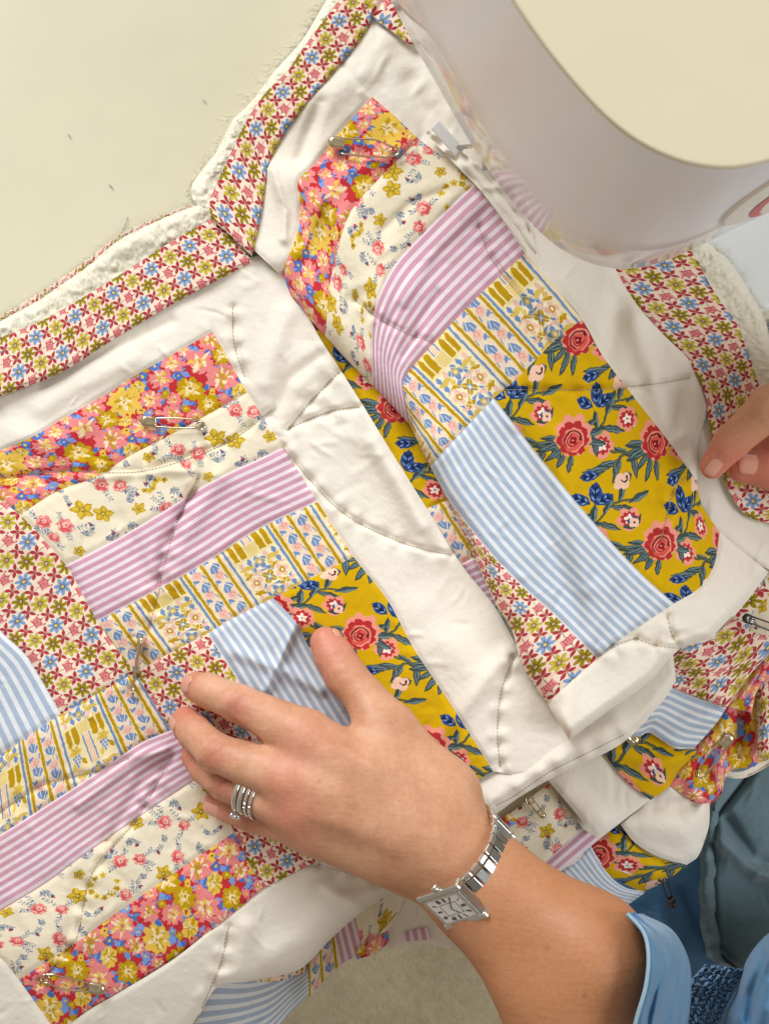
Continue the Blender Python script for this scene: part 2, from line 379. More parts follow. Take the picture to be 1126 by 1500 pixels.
def t_rose():
    t = Tile(39, 43, C(218, 174, 10), 10); R = random.Random(3)
    gr, gr2, bl, bl2 = C(66, 80, 76), C(116, 118, 60), C(48, 76, 132), C(142, 168, 212)
    rd, rd2, pk, pl, dk = C(190, 52, 52), C(226, 98, 84), C(246, 160, 138), C(252, 206, 178), C(60, 26, 36)
    def stem(p): t.line(catmull(p, 20), .75, gr); t.line(catmull(p, 20) + .12, .28, gr2)
    def long(x, y, a, L=7):
        t.leaf(x, y, L, L*.27, a, gr); t.leaf(x+.25, y+.25, L*.88, L*.16, a+.06, C(112, 132, 134)); t.leaf(x, y, L*.8, .3, a, C(36, 48, 56))
    def bleaf(x, y, a, L=6.4):
        for k in range(6):
            q = .25+k*.12; wd = L*.36*math.sin(q*3.0+.1)
            for s in (-1, 1): t.leaf(x+math.cos(a)*L*q*.8, y+math.sin(a)*L*q*.8, wd*1.1, .8, a+s*.9, bl2)
        t.leaf(x, y, L, L*.56, a, bl); 
        for k in range(1, 5):
            for s in (-1, 1): t.leaf(x+math.cos(a)*L*k*.17, y+math.sin(a)*L*k*.17, L*.27, .42, a+s*.75, bl2 if k % 2 else C(20, 34, 72))
        t.leaf(x, y, L*.9, .4, a, C(18, 30, 60))
    def rose(x, y, r=5.6, ph=0):
        t.blob(x+.9, y-.7, r*1.02, 8, .22, pk, ph, jag=.06); t.blob(x, y, r*.86, 9, .2, rd, ph+1, jag=.05); t.blob(x-.2, y+.3, r*.62, 7, .12, rd2, ph)
        for q, w, c in ((.74, .45, pk), (.56, .55, dk), (.5, .3, pk), (.36, .55, rd), (.28, .3, pk)):
            a0 = ph + q*9; t.line([(x-.3+math.cos(a0+j*.35)*r*q*.85, y+.3+math.sin(a0+j*.35)*r*q*.78) for j in range(12)], w, c)
        t.blob(x-.3, y+.4, r*.2, 4, .3, C(150, 30, 40)); t.ell(x-.4, y+.2, .45, .3, .5, pk)
    def star(x, y, r=3.7):
        t.blob(x, y, r, 5, .32, pk, .3, jag=.07); t.blob(x, y, r*.68, 10, .3, rd, .3)
        for k in range(5): a = k*1.257+.3; t.leaf(x, y, r*.52, r*.3, a, C(255, 240, 225))
        t.ell(x, y, .5, .5, 0, C(255, 240, 225)); t.ell(x, y, .25, .25, 0, dk)
    def budf(x, y, a):
        t.leaf(x-math.cos(a)*3, y-math.sin(a)*3, 4.0, 2.0, a+.25, bl); t.leaf(x-math.cos(a)*3, y-math.sin(a)*3, 3.6, 1.2, a-.4, gr)
        t.blob(x+math.cos(a)*.8, y+math.sin(a)*.8, 2.7, 4, .3, pl, a, .8, a); t.line([(x-.7, y-.6), (x-.2, y+.5), (x+.9, y+.5)], .4, dk); t.ell(x+1.2, y+.1, .45, .4, 0, dk)
    def blue(x, y, a):
        for s in (-.9, -.3, .3, .9): t.leaf(x, y, 4.2, 1.3, a+s, bl if abs(s) < .5 else gr)
        t.blob(x+math.cos(a)*1.6, y+math.sin(a)*1.6, 1.5, 4, .3, pl, 0); t.ell(x+math.cos(a)*1.9, y+math.sin(a)*1.9, .35, .35, 0, dk)
    def branch(ox, oy, f):
        stem([(ox-22, oy+8*f), (ox-12, oy+6.5*f), (ox-5, oy+3*f), (ox, oy)]); stem([(ox, oy), (ox+8, oy-4*f), (ox+16, oy-2*f), (ox+23, oy-6*f)])
        for k, (qx, qy, a) in enumerate([(-13,6,2.5),(-12,6.5,3.6),(-9,5,2.1),(-8,5,4.0),(-5,3,2.6),(-15,7,4.4),(9,-4,-.9),(12,-3,.5),(15,-2,-.8),(18,-3,.7),(6,-3,-2),(20,-5,-.2),(-6,4,4.7),(7,-4,.9),(-17,7,2.6)]):
            long(ox+qx, oy+qy*f, a*f + R.uniform(-.15, .15), R.uniform(6.2, 8.8))
        bleaf(ox+12, oy+1*f, .9*f, 7.4); bleaf(ox+12, oy+1*f, -.1*f, 6.2); bleaf(ox+11, oy+2*f, 2.0*f, 6.4); bleaf(ox-20, oy+8*f, 3.6, 6.0)
        for k in range(5): a = (2.4 + k * .38) * f; long(ox + math.cos(a)*3.6, oy + math.sin(a)*3.6, a, R.uniform(6.5, 9))
        for k in range(3): a = (-.9 + k * .4) * f; long(ox + math.cos(a)*3.6, oy + math.sin(a)*3.6, a, R.uniform(6, 8))
        rose(ox, oy, 5.6, ox); star(ox-14, oy+13.5*f); stem([(ox-9, oy+5*f), (ox-13, oy+10*f)]); budf(ox-15.5, oy+1*f, 3.3); blue(ox-2, oy+9*f, 1.6*f); star(ox+17, oy-9*f, 3.4)
    branch(10, 10, -1); branch(29.5, 31.5, -1)
    return t
def t_trellis():
    t = Tile(62, 60, C(246, 226, 176), 8)
    mu, ye, bl, pk, cr, ln = C(192, 150, 14), C(226, 194, 92), C(118, 148, 196), C(244, 196, 178), C(248, 236, 206), C(246, 228, 160)
    # column bands between the panels (x 0..27)
    t.poly([(0,0),(27,0),(27,60),(0,60)], C(244, 222, 196)) 
    for x in (1.2, 12.6, 24.2): t.line([(x, -1), (x, 61)], 2.0, mu); t.line([(x+1.4, -1), (x+1.4, 61)], .45, ln); t.line([(x-1.4, -1), (x-1.4, 61)], .45, ln)
    for cx_ in (6.9, 18.4):
        off = {6.9: 0, 18.4: 8.0}[cx_]; sc_ = 1.42
        def Q(*p): return [(cx_ + (a - cx_) * sc_, y + (b_ - y) * sc_) for a, b_ in p]
        for k in range(4):
            y = (k*15+off)
            t.poly(Q((cx_-2.0,y-2.7),(cx_+.2,y-3.8),(cx_+1.6,y-1.2),(cx_+.3,y+1.2),(cx_-1.6,y-.3)), bl)
            for dx_, dy_, L_, w_, a_ in ((.4,1.6,3.6,1.6,-1.0),(-.3,2.3,3.2,1.5,2.6),(1.6,-2.4,3.0,1.3,1.2)): q_ = Q((cx_+dx_, y+dy_))[0]; t.leaf(q_[0], q_[1], L_*sc_, w_*sc_, a_, bl)
            t.line(Q((cx_-2.4,y-1.2),(cx_+.2,y+1.6),(cx_+2.2,y-1.8)), .55, cr); t.line(Q((cx_-.4,y-3.6),(cx_-.2,y-.5)), .4, cr)
            t.line(Q((cx_-2.9, y+2.0),(cx_-2.3, y+4.2)), .7, bl); t.line(Q((cx_+2.8, y+2.6),(cx_+2.4, y+4.6)), .7, bl)
            t.blob(cx_+.2, y+5.6*sc_, 2.1*sc_, 6, .15, pk, k); t.line([(cx_+.2+math.cos(j*.6)*(1.4-j*.11)*sc_, y+5.6*sc_+math.sin(j*.6)*(1.4-j*.11)*sc_) for j in range(11)], .5, C(228, 150, 138))
        continue
        for k in range(0):
            y = 0
            t.poly([(cx_-2.0,y-2.7),(cx_+.2,y-3.8),(cx_+1.6,y-1.2),(cx_+.3,y+1.2),(cx_-1.6,y-.3)], bl)
            t.leaf(cx_+.4, y+1.6, 3.6, 1.6, -1.0, bl); t.leaf(cx_-.3, y+2.3, 3.2, 1.5, 2.6, bl); t.line([(cx_-2.4,y-1.2),(cx_+.2,y+1.6),(cx_+2.2,y-1.8)], .35, cr)
            t.line([(cx_-2.9, y+2.0),(cx_-2.3, y+4.2)], .5, bl); t.line([(cx_+2.8, y+2.6),(cx_+2.4, y+4.6)], .5, bl)
            t.blob(cx_+.2, y+5.6, 2.1, 6, .15, pk, k); t.line([(cx_+.2+math.cos(j*.6)*(1.4-j*.11), y+5.6+math.sin(j*.6)*(1.4-j*.11)) for j in range(11)], .34, C(228, 160, 148))
    # panel x 27..62
    t.line([(28.4,-1),(28.4,61)], 1.7, bl); t.line([(60.2,-1),(60.2,61)], 1.7, bl)
    t.line([(30,-1),(30,61)], .5, ln); t.line([(58.7,-1),(58.7,61)], .5, ln)
    x0, x1 = 30.2, 58.5; xm = (x0+x1)/2
    t.poly([(x0,0),(x1,0),(x1,30),(x0,30)], cr)
    R = random.Random(2)
    n = 5; g = (x1-x0)/n
    for i in range(n+1):
        for j in range(6):                    # mosaic shards on a diamond net
            cx_, cy_ = x0+(i)*g*1.0, j*g
            for s, (ux, uy) in enumerate([(.5, .0), (.0, .5), (.5, .5)]):
                x, y = cx_+ux*g, cy_+uy*g
                if x < x0+1 or x > x1-1 or y > 28.5 or y < 1: continue
                c = [ye, mu, bl, pk, ye, bl][(i*2+j*3+s*2) % 6]; q = g*.42; a = .785*(s) + R.uniform(-.2, .2)
                t.poly([(x+math.cos(a+k*1.571)*q*(1.15 if k % 2 else .72), y+math.sin(a+k*1.571)*q*(1.15 if k % 2 else .72)) for k in range(4)], c)
    for (x, y, c1, c2) in [(xm, 15, mu, bl), (x0+5.2, 15, pk, mu), (x1-5.2, 15, pk, mu), (xm, 4.4, bl, ye), (xm, 25.6, bl, ye)]:
        t.ell(x, y, 4.9, 4.9, 0, cr)
        for k in range(4): a = .785+k*1.571 if c1 is mu else k*1.571+.3; t.ell(x+math.cos(a)*2.6, y+math.sin(a)*2.6, 2.1, 1.75, a, c1)
        t.ell(x, y, 1.9, 1.9, 0, c2); t.ell(x, y, .9, .9, 0, cr)
    t.line([(xm-14,15),(xm,1),(xm+14,15),(xm,29),(xm-14,15)], .5, ln); t.line([(xm-7,8),(xm+7,22)], .4, ln); t.line([(xm-7,22),(xm+7,8)], .4, ln)
    # blocks and grapes
    t.line([(x0,30.6),(x1,30.6)], .8, ln)
    for k, (x, w) in enumerate([(32.6,3.2),(37.6,4.2),(51.0,4.2),(56.0,3.2)]):
        t.poly([(x-w/2,32),(x+w/2,31.6),(x+w/2,41),(x,43.5),(x-w/2,42)], mu); t.line([(x+w/2+.6,31),(x+w/2+.6,46)], .6, ln)
    t.poly([(41,31.6),(47.6,31.6),(47.6,37.6),(41,37.6)], C(240,214,140)); 
    for k in range(4): t.line([(41+k*2.2,31.6),(41+k*2.2,37.6)], .5, mu*.4+cr*.6); t.line([(41,31.6+k*2),(47.6,31.6+k*2)], .5, mu*.4+cr*.6)
    for x, c in ((42,bl),(43.6,pk),(45.2,pk),(46.8,bl)): t.line([(x,39),(x,58)], .9, c)
    for gx in (34.5, 54.0):
        for k in range(6): a = k*1.05; t.leaf(gx, 47, 4.6, 2.6, a, ye); t.leaf(gx, 47, 3.2, .4, a, mu)
        for j in range(4):
            for i in range(4 - j if j > 1 else 3): t.ell(gx-2.4+i*1.9+j*.5, 50+j*1.9, .95, 1.15, .3, cr); t.ell(gx-2.4+i*1.9+j*.5, 50+j*1.9, .72, .92, .3, bl)
        t.leaf(gx+2.6, 52, 5.6, 2.6, 1.2, mu); t.leaf(gx-2.6, 53, 5.6, 2.2, 1.9, ye)
    return t

def fabric(name, tile=None, col=None, tw=60, th=60, rough=0.95, sheen=0.08, sub=0.0):
    m, nt, b = nodes(name); tc = N(nt, 'ShaderNodeTexCoord'); ob = tc.outputs['Object']; uvn = N(nt, 'ShaderNodeUVMap')
    if tile is not None:
        mp = N(nt, 'ShaderNodeMapping'); mp.inputs['Scale'].default_value = (1/tile.w, 1/tile.h, 1)
        nt.links.new(uvn.outputs[0], mp.inputs[0]); im = N(nt, 'ShaderNodeTexImage'); im.image = tile.image(name + "_print"); im.extension = 'REPEAT'
        nt.links.new(mp.outputs[0], im.inputs[0]); c = im.outputs[0]
    else:
        r = ramp(nt, noise(nt, ob, 14, 3).outputs['Fac'], [(0.3, tuple(x*.95 for x in col[:3])+(1,)), (0.7, col)]); c = r.outputs[0]
    fade = ramp(nt, noise(nt, ob, 22, 4).outputs['Fac'], [(0.25, (.95, .935, .91, 1)), (0.7, (1, 1, 1, 1))])
    c = mix(nt, 1.0, c, fade.outputs[0], 'MULTIPLY')
    # plain weave: crossed threads, about three to the millimetre
    w1 = N(nt, 'ShaderNodeTexWave', bands_direction='X'); w2 = N(nt, 'ShaderNodeTexWave', bands_direction='Y')
    for w in (w1, w2): w.inputs['Scale'].default_value = 0.75; w.inputs['Distortion'].default_value = 1.2; w.inputs['Detail'].default_value = 1; nt.links.new(uvn.outputs[0], w.inputs[0])
    mm = N(nt, 'ShaderNodeMath', operation='MULTIPLY'); nt.links.new(w1.outputs['Fac'], mm.inputs[0]); nt.links.new(w2.outputs['Fac'], mm.inputs[1])
    wv = ramp(nt, mm.outputs[0], [(0, (.955, .955, .955, 1)), (1, (1.0, 1.0, 1.0, 1))]); c = mix(nt, 1.0, c, wv.outputs[0], 'MULTIPLY')
    nt.links.new(c, b.inputs['Base Color']); b.inputs['Roughness'].default_value = rough
    b.inputs['Sheen Weight'].default_value = sheen; b.inputs['Specular IOR Level'].default_value = 0.10
    cr = noise(nt, ob, 60, 5, .62); cr.noise_type = 'FBM' if hasattr(cr, 'noise_type') else None
    soft = noise(nt, ob, 230, 4, .65)
    bump(nt, b, [(cr.outputs['Fac'], 0.45, 0.0016), (soft.outputs['Fac'], 0.5, 0.0005), (mm.outputs[0], 0.25, 0.00012)])
    return m
T_CAL, T_PNK = t_calico(), t_stripe(C(208, 158, 176), C(238, 222, 229), 4.35, 'p')
T_BLU = t_stripe(C(176, 190, 210), C(230, 233, 236), 4.5, 'b'); T_SPR, T_GAR, T_ROS, T_TRE = t_sprig(), t_garden(), t_rose(), t_trellis()
T_TRE.w, T_TRE.h = 54.0, 52.0; T_ROS.w, T_ROS.h = 64.0, 70.5; T_SPR.w, T_SPR.h = 82.0, 67.0; T_GAR.w, T_GAR.h = 70.0, 66.0
def rough_edges(t, amp, cell, seed):
    """screen-print wobble: shift the colours by a small repeating noise"""
    R = np.random.RandomState(seed); gh, gw = max(4, int(t.H / t.ppm / cell)), max(4, int(t.W / t.ppm / cell))
    def fld():
        g = R.uniform(-1, 1, (gh, gw)); yy = np.arange(t.H) * gh / t.H; xx = np.arange(t.W) * gw / t.W
        y0 = yy.astype(int); x0 = xx.astype(int); fy = (yy - y0)[:, None]; fx = (xx - x0)[None]; y1 = (y0 + 1) % gh; x1 = (x0 + 1) % gw
        return (g[np.ix_(y0, x0)] * (1 - fx) + g[np.ix_(y0, x1)] * fx) * (1 - fy) + (g[np.ix_(y1, x0)] * (1 - fx) + g[np.ix_(y1, x1)] * fx) * fy
    J, I = np.meshgrid(np.arange(t.W), np.arange(t.H)); k = amp * t.ppm
    t.a = t.a[np.round(I + fld() * k).astype(int) % t.H, np.round(J + fld() * k).astype(int) % t.W]
rough_edges(T_GAR, .75, 1.3, 1); rough_edges(T_SPR, .5, 1.0, 2); rough_edges(T_ROS, .26, 1.0, 3); rough_edges(T_TRE, .35, 1.6, 4); rough_edges(T_CAL, .2, 1.0, 5)
for _t in (T_CAL, T_SPR, T_GAR, T_ROS, T_TRE): _t.a *= 0.97 + 0.05 * _rng.rand(_t.H, _t.W, 1)
# ------------------------------------------------------------------ table, floor, sewing machine
M_TABLE = plain("cream_laminate", srgb(218, 210, 182), rough=0.42, var=0.012, spec=0.35)
M_TABLE_EDGE = plain("table_edge_band", srgb(205, 198, 170), rough=0.5)
def pxy(pts, z=0.0): return [tuple(P(a, b, z)[:2]) for a, b in pts]
tbl = thing("table", "cream laminate table top under the upper left of the quilt", "table", (-0.25, 0.1, -0.73))
t_out = pxy([(1102, 474), (1040, 560), (930, 760), (690, 1050), (560, 1190), (440, 1265), (330, 1325), (200, 1368), (60, 1380), (-150, 1440), (-700, 1700)]) + [(-1.0, -0.48), (-1.0, 0.85), (0.95, 0.85), (0.95, 0.12), tuple(P(1126, 446)[:2] + np.array([0.03, 0.0]))]
top = prism("table_top", t_out, -0.028, 0.0, M_TABLE, None, 0.0015); top.parent = tbl; top.matrix_parent_inverse = Matrix.Translation((0.25, -0.1, 0.73))
for x, y in ((-0.95, -0.38), (-0.95, 0.8), (0.88, 0.8)):
    b = Buf(); b.box((x, y, -0.38), np.eye(3), (0.025, 0.025, 0.349)); o = b.build("leg", M_TABLE_EDGE, None, False); o.parent = tbl; o.matrix_parent_inverse = Matrix.Translation((0.25, -0.1, 0.73))

def carpet_mat():
    m, nt, b = nodes("beige_carpet"); v = N(nt, 'ShaderNodeTexCoord').outputs['Object']
    r = ramp(nt, noise(nt, v, 7, 5, .6).outputs['Fac'], [(0.3, srgb(178, 162, 132)), (0.7, srgb(206, 192, 162))])
    r2 = ramp(nt, noise(nt, v, 90, 4, .6).outputs['Fac'], [(0.3, (.86, .85, .82, 1)), (0.65, (1, 1, 1, 1))])
    nt.links.new(mix(nt, 1.0, r.outputs[0], r2.outputs[0], 'MULTIPLY'), b.inputs['Base Color']); b.inputs['Roughness'].default_value = 1
    b.inputs['Sheen Weight'].default_value = 0.3
    bump(nt, b, [(noise(nt, v, 60, 4, .6).outputs['Fac'], 0.5, 0.006), (noise(nt, v, 240, 3, .7).outputs['Fac'], 0.9, 0.003)])
    return m
M_CARPET = carpet_mat()
g = np.linspace(-1, 1, 60); X, Y = np.meshgrid(g * 3.0, g * 3.0); Z = -0.735 + 0.004 * vnoise(X * 9, Y * 9)
b = Buf(); b.grid(np.stack([X, Y, Z], -1)); tag(b.build("carpet_floor", M_CARPET), "beige cut pile carpet far below the table", kind='structure')

# --- sewing machine -------------------------------------------------
def machine_mat(name, col, rough, scale=None):
    m, nt, b = nodes(name); v = N(nt, 'ShaderNodeTexCoord').outputs['Object']
    r = ramp(nt, noise(nt, v, 25, 5).outputs['Fac'], [(0.3, tuple(c * .975 for c in col[:3]) + (1,)), (0.7, col)])
    nt.links.new(r.outputs[0], b.inputs['Base Color']); b.inputs['Roughness'].default_value = rough; b.inputs['Specular IOR Level'].default_value = .36
    rr = ramp(nt, noise(nt, v, 9, 6, .6).outputs['Fac'], [(0.3, (rough * .8,) * 3 + (1,)), (0.7, (rough * 1.5,) * 3 + (1,))])
    nt.links.new(rr.outputs[0], b.inputs['Roughness'])
    bump(nt, b, [(noise(nt, v, 700, 2).outputs['Fac'], 0.08, 0.00008), (noise(nt, v, 12, 2).outputs['Fac'], 0.06, 0.0012)])
    return m
M_BODY = machine_mat("satin_white_plastic", srgb(244, 244, 247), 0.30); M_LIP = machine_mat("glossy_white_plastic", srgb(236, 234, 234), 0.07)
M_TOPP = machine_mat("warm_cast_plastic", srgb(216, 206, 176), 0.35)  # machine is white; the top's warm cast of light is put into this colour
M_GREY = plain("grey_plastic", srgb(236, 235, 232), 0.35, var=0.02)
M_STEEL = plain("steel", srgb(210, 208, 202), 0.22, metal=1.0, var=0.03)
M_REDP = plain("faded_red_print", srgb(214, 96, 96), 0.4, var=0.03)
ZB, ZT = 0.095, 0.28
mc = thing("sewing_machine", "glossy white sewing machine with warm light put into its top colour arching over the quilt", "sewing machine", tuple(P(1300, 100, 0.0)))
MI = Matrix.Translation(-Vector(mc.location))
def mpar(o): o.parent = mc; o.matrix_parent_inverse = MI; return o
out_px = [(500, -118), (545, -45), (570, -2), (600, 56), (640, 126), (675, 188), (700, 229), (730, 272), (760, 309), (790, 341), (820, 365), (850, 381), (880, 391), (915, 395), (945, 391), (975, 382), (1010, 367), (1060, 343), (1126, 312), (1250, 252), (1700, 35), (1480, -420), (1400, -450), (560, -160), (520, -150)]
cont = catmull(out_px + out_px[:1], 241)[:-1]; cont = np.array([P(a, b, ZB)[:2] for a, b in cont])
tg = np.roll(cont, -1, 0) - np.roll(cont, 1, 0); tg /= np.linalg.norm(tg, axis=1)[:, None]; nrm = np.stack([tg[:, 1], -tg[:, 0]], 1)
cen = cont.mean(0)
if ((cont - cen) * nrm).sum() < 0: nrm = -nrm
rings = []
for z, ins in [(ZB + .004, .030), (ZB + .002, .012), (ZB + .003, .006), (ZB + .044, .004), (ZB + .0455, 0)]: rings.append((z, ins))
for k in range(1, 8): rings.append((ZB + .0455 + (ZT - .0014 - ZB - .0455) * k / 8, 0.0))
for a in np.linspace(0, 90, 7): rings.append((ZT - .0009 + .0009 * math.sin(math.radians(a)), .0009 - .0009 * math.cos(math.radians(a))))
rings.append((ZT, .009))
G = np.array([[np.r_[c - n_ * ins, z] for c, n_ in zip(cont, nrm)] for z, ins in rings]).transpose(1, 0, 2)
b = Buf(); b.grid(G, True); shell = mpar(b.build("arm_casing", M_BODY))
lip = [(ZB + .0035, -.0002), (ZB - .0004, .001), (ZB - .0012, .004)]; lip = [(ZB - .0012, .006), (ZB - .0012, .0022), (ZB - .0004, .0006), (ZB + .0014, .0), (ZB + .044, -.0002), (ZB + .0455, .0)]
Gl = np.array([[np.r_[c - n_ * ins, z] for c, n_ in zip(cont, nrm)] for z, ins in lip]).transpose(1, 0, 2); bl_ = Buf(); bl_.grid(Gl, True); mpar(bl_.build("casing_lip", M_LIP))
bm = bmesh.new(); bm.from_mesh(shell.data); bm.verts.ensure_lookup_table()
bm.faces.new([bm.verts[i * len(rings)] for i in range(len(cont))]); bmesh.ops.recalc_face_normals(bm, faces=bm.faces); bm.to_mesh(shell.data); bm.free()
tp = prism("top_panel", [tuple(c + n_ * .0003) for c, n_ in zip(cont, nrm)], ZT - .0022, ZT + .0007, M_TOPP, None, 0.0012, 4); mpar(tp)
for p in tp.data.polygons: p.use_smooth = False
# column, bed
mpar(prism("column", pxy([(1330, -420), (1760, -220), (1830, 120), (1420, 260)], 0.05), 0.004, ZT - .02, M_BODY, None, 0.012, 4))
bed = mpar(prism("bed", pxy([(560, -60), (700, 320), (820, 470), (960, 540), (1085, 482), (1128, 452), (1500, 300), (1800, 100), (1500, -500)]), -0.045, 0.0035, machine_mat("bed_white_plastic", srgb(228, 230, 228), 0.3), None, 0.003, 3))
# needle bar, presser foot, needle plate and the lever that shows beside the head
b = Buf(); b.tube([P(728, 205, .10), P(728, 205, .045)], .0032, 14); b.tube([P(722, 213, .10), P(722, 213, .03)], .0028, 14); mpar(b.build("needle_bar", M_STEEL))
b = Buf(); b.tube([P(728, 205, .045), P(728, 205, .012)], [.0009, .0004], 10); mpar(b.build("needle", M_STEEL))
b = Buf(); b.box(P(722, 222, .019), np.eye(3), (.006, .010, .0012)); b.box(P(722, 214, .026), np.eye(3), (.004, .003, .008)); mpar(bevel(b.build("presser_foot", M_STEEL, None, False), .0006))
d = P(664, 216, .052) - P(641, 190, .052); d /= np.linalg.norm(d); e = np.array([-d[1], d[0], 0]); f = np.array([0, 0, 1.0])
b = Buf(); b.box(P(655, 203, .052), (d, e * .95 + f * .3, f * .95 - e * .3), (.0098, .0030, .0013)); mpar(bevel(b.build("presser_lever", M_GREY, None, False), .0011, 4))
b = Buf(); b.tube([P(670, 216, .052), P(690, 214, .070), P(712, 206, .10)], .0012, 10); mpar(b.build("lever_rod", M_STEEL))
# round badge on the front face, cut off by the edge of the picture
i0 = int(np.argmin(np.abs(cont[:, 0] - P(1120, 315, ZB)[0]) + np.abs(cont[:, 1] - P(1120, 315, ZB)[1])))
tw = tg[i0]; tw = tw if tw[0] > 0 else -tw; nw = nrm[i0]
bc = cont[i0]
def onface(u, z, off=.0012): q = bc + tw * u + nw * (off + 0.0012); return np.array([q[0], q[1], z])
aa = np.linspace(0, 2 * np.pi, 49)[:-1]; zc = 0.198
b = Buf(); ring = [onface(math.cos(t) * .045, zc + math.sin(t) * .076, .0004) for t in aa]; ring0 = [onface(math.cos(t) * .0455, zc + math.sin(t) * .0765, -.006) for t in aa]
b.grid(np.stack([np.array(ring0), np.array(ring), np.repeat([onface(0, zc, .0004)], 48, 0)], 1), True); mpar(b.build("badge", machine_mat("badge_plastic", srgb(238, 230, 214), 0.3), None, False))
b = Buf(); pth = catmull([(-.013, .130), (-.019, .141), (-.0245, .163), (-.0255, .185), (-.021, .206), (-.011, .222)], 30)
wd = .0012 + .0022 * np.sin(np.linspace(0, np.pi, 30)); dpt = np.gradient(pth, axis=0); dpt /= np.linalg.norm(dpt, axis=1)[:, None]; pn = np.stack([-dpt[:, 1], dpt[:, 0]], 1)
b.grid(np.array([[onface(*(p + q * w_), .0007), onface(*(p - q * w_), .0007)] for p, q, w_ in zip(pth, pn, wd)])); mpar(b.build("badge_stroke", M_REDP, None, False))
# ------------------------------------------------------------------ the quilt
F_CAL, F_PNK, F_BLU = fabric("calico_print", T_CAL), fabric("pink_ticking", T_PNK), fabric("blue_ticking", T_BLU)
F_SPR, F_GAR, F_ROS, F_TRE = fabric("sprig_print", T_SPR), fabric("red_garden_print", T_GAR), fabric("mustard_rose_print", T_ROS), fabric("trellis_print", T_TRE)
F_WHT = fabric("white_cotton", col=srgb(245, 236, 221)); F_BAT = fabric("cream_batting", col=srgb(242, 235, 214), rough=1.0, sheen=0.5)
quilt = thing("patchwork_quilt", "patchwork quilt of floral and striped cottons being sewn, spread on the cream table", "quilt", (0, 0, 0.0))

def gauss(d, w): return np.exp(-(d / w) ** 2)
class Sheet:
    def __init__(s, base, seed=0, puff=.0022, wr=.0008, creases=(), rolls=(), stitch=()):
        s.base, s.seed, s.puff, s.wr, s.creases, s.rolls, s.stitch = base, seed, puff, wr, creases, rolls, stitch
        R = np.random.RandomState(seed * 13 + 1); s.rnd = []
        for i in range(620):
            p = np.array([R.uniform(-150, 1250), R.uniform(-100, 1600)]); a = 2.1 + .9 * vnoise(p[0] / 130, p[1] / 130, seed + 6) * 4 + R.normal(0, .35); L = R.uniform(18, 75); c = R.normal(0, .35)
            q = []
            for j in range(5): q.append(p.copy()); p = p + np.array([math.cos(a), math.sin(a)]) * L / 4; a += c * .35
            s.rnd.append((np.array(q), R.choice([-1, 1, 1]) * R.uniform(.0003, .0010), R.uniform(2.4, 8)))
    def z(s, x, y):
        z = s.base(x, y) if callable(s.base) else np.full(x.shape, float(s.base))
        wx = x + 14 * vnoise(x / 70, y / 70, s.seed + 5); wy = y + 14 * vnoise(x / 70, y / 70, s.seed + 9)
        z = z + s.puff * (vnoise(wx / 95, wy / 95, s.seed) + .35 * vnoise(wx / 44, wy / 44, s.seed + 1))
        bx0, bx1, by0, by1 = x.min() - 20, x.max() + 20, y.min() - 20, y.max() + 20
        for pts, amp, w in s.rnd:              # soft pulled creases, each fading out at both ends
            if pts[:, 0].max() < bx0 or pts[:, 0].min() > bx1 or pts[:, 1].max() < by0 or pts[:, 1].min() > by1: continue
            m = (x > pts[:, 0].min() - 3 * w) & (x < pts[:, 0].max() + 3 * w) & (y > pts[:, 1].min() - 3 * w) & (y < pts[:, 1].max() + 3 * w)
            if not m.any(): continue
            d, t = dist_poly(x[m], y[m], pts); z[m] += amp * s.wr / .0012 * gauss(d, w) * np.sin(np.clip(t / plen(pts), 0, 1) * math.pi)
        z = z + .00018 * fbm(x / 7, y / 7, 2, s.seed + 4)
        for pts, amp, w in s.creases:
            d, t = dist_poly(x, y, pts); z = z + amp * gauss(d, w)
        for pts in s.stitch:
            d, t = dist_poly(x, y, pts); z = z - .0022 * gauss(d, 5) + .0013 * gauss(d, 13) * np.sin(t / 5.5 + 3 * vnoise(t / 30, d * 0, s.seed))
        for pts, rad, drop in s.rolls:
            d, t = dist_poly(x, y, pts); q = np.clip(d / rad, 0, 1); z = z - drop * (1 - np.sqrt(np.clip(1 - (1 - q) ** 2, 0, 1)))
        return z

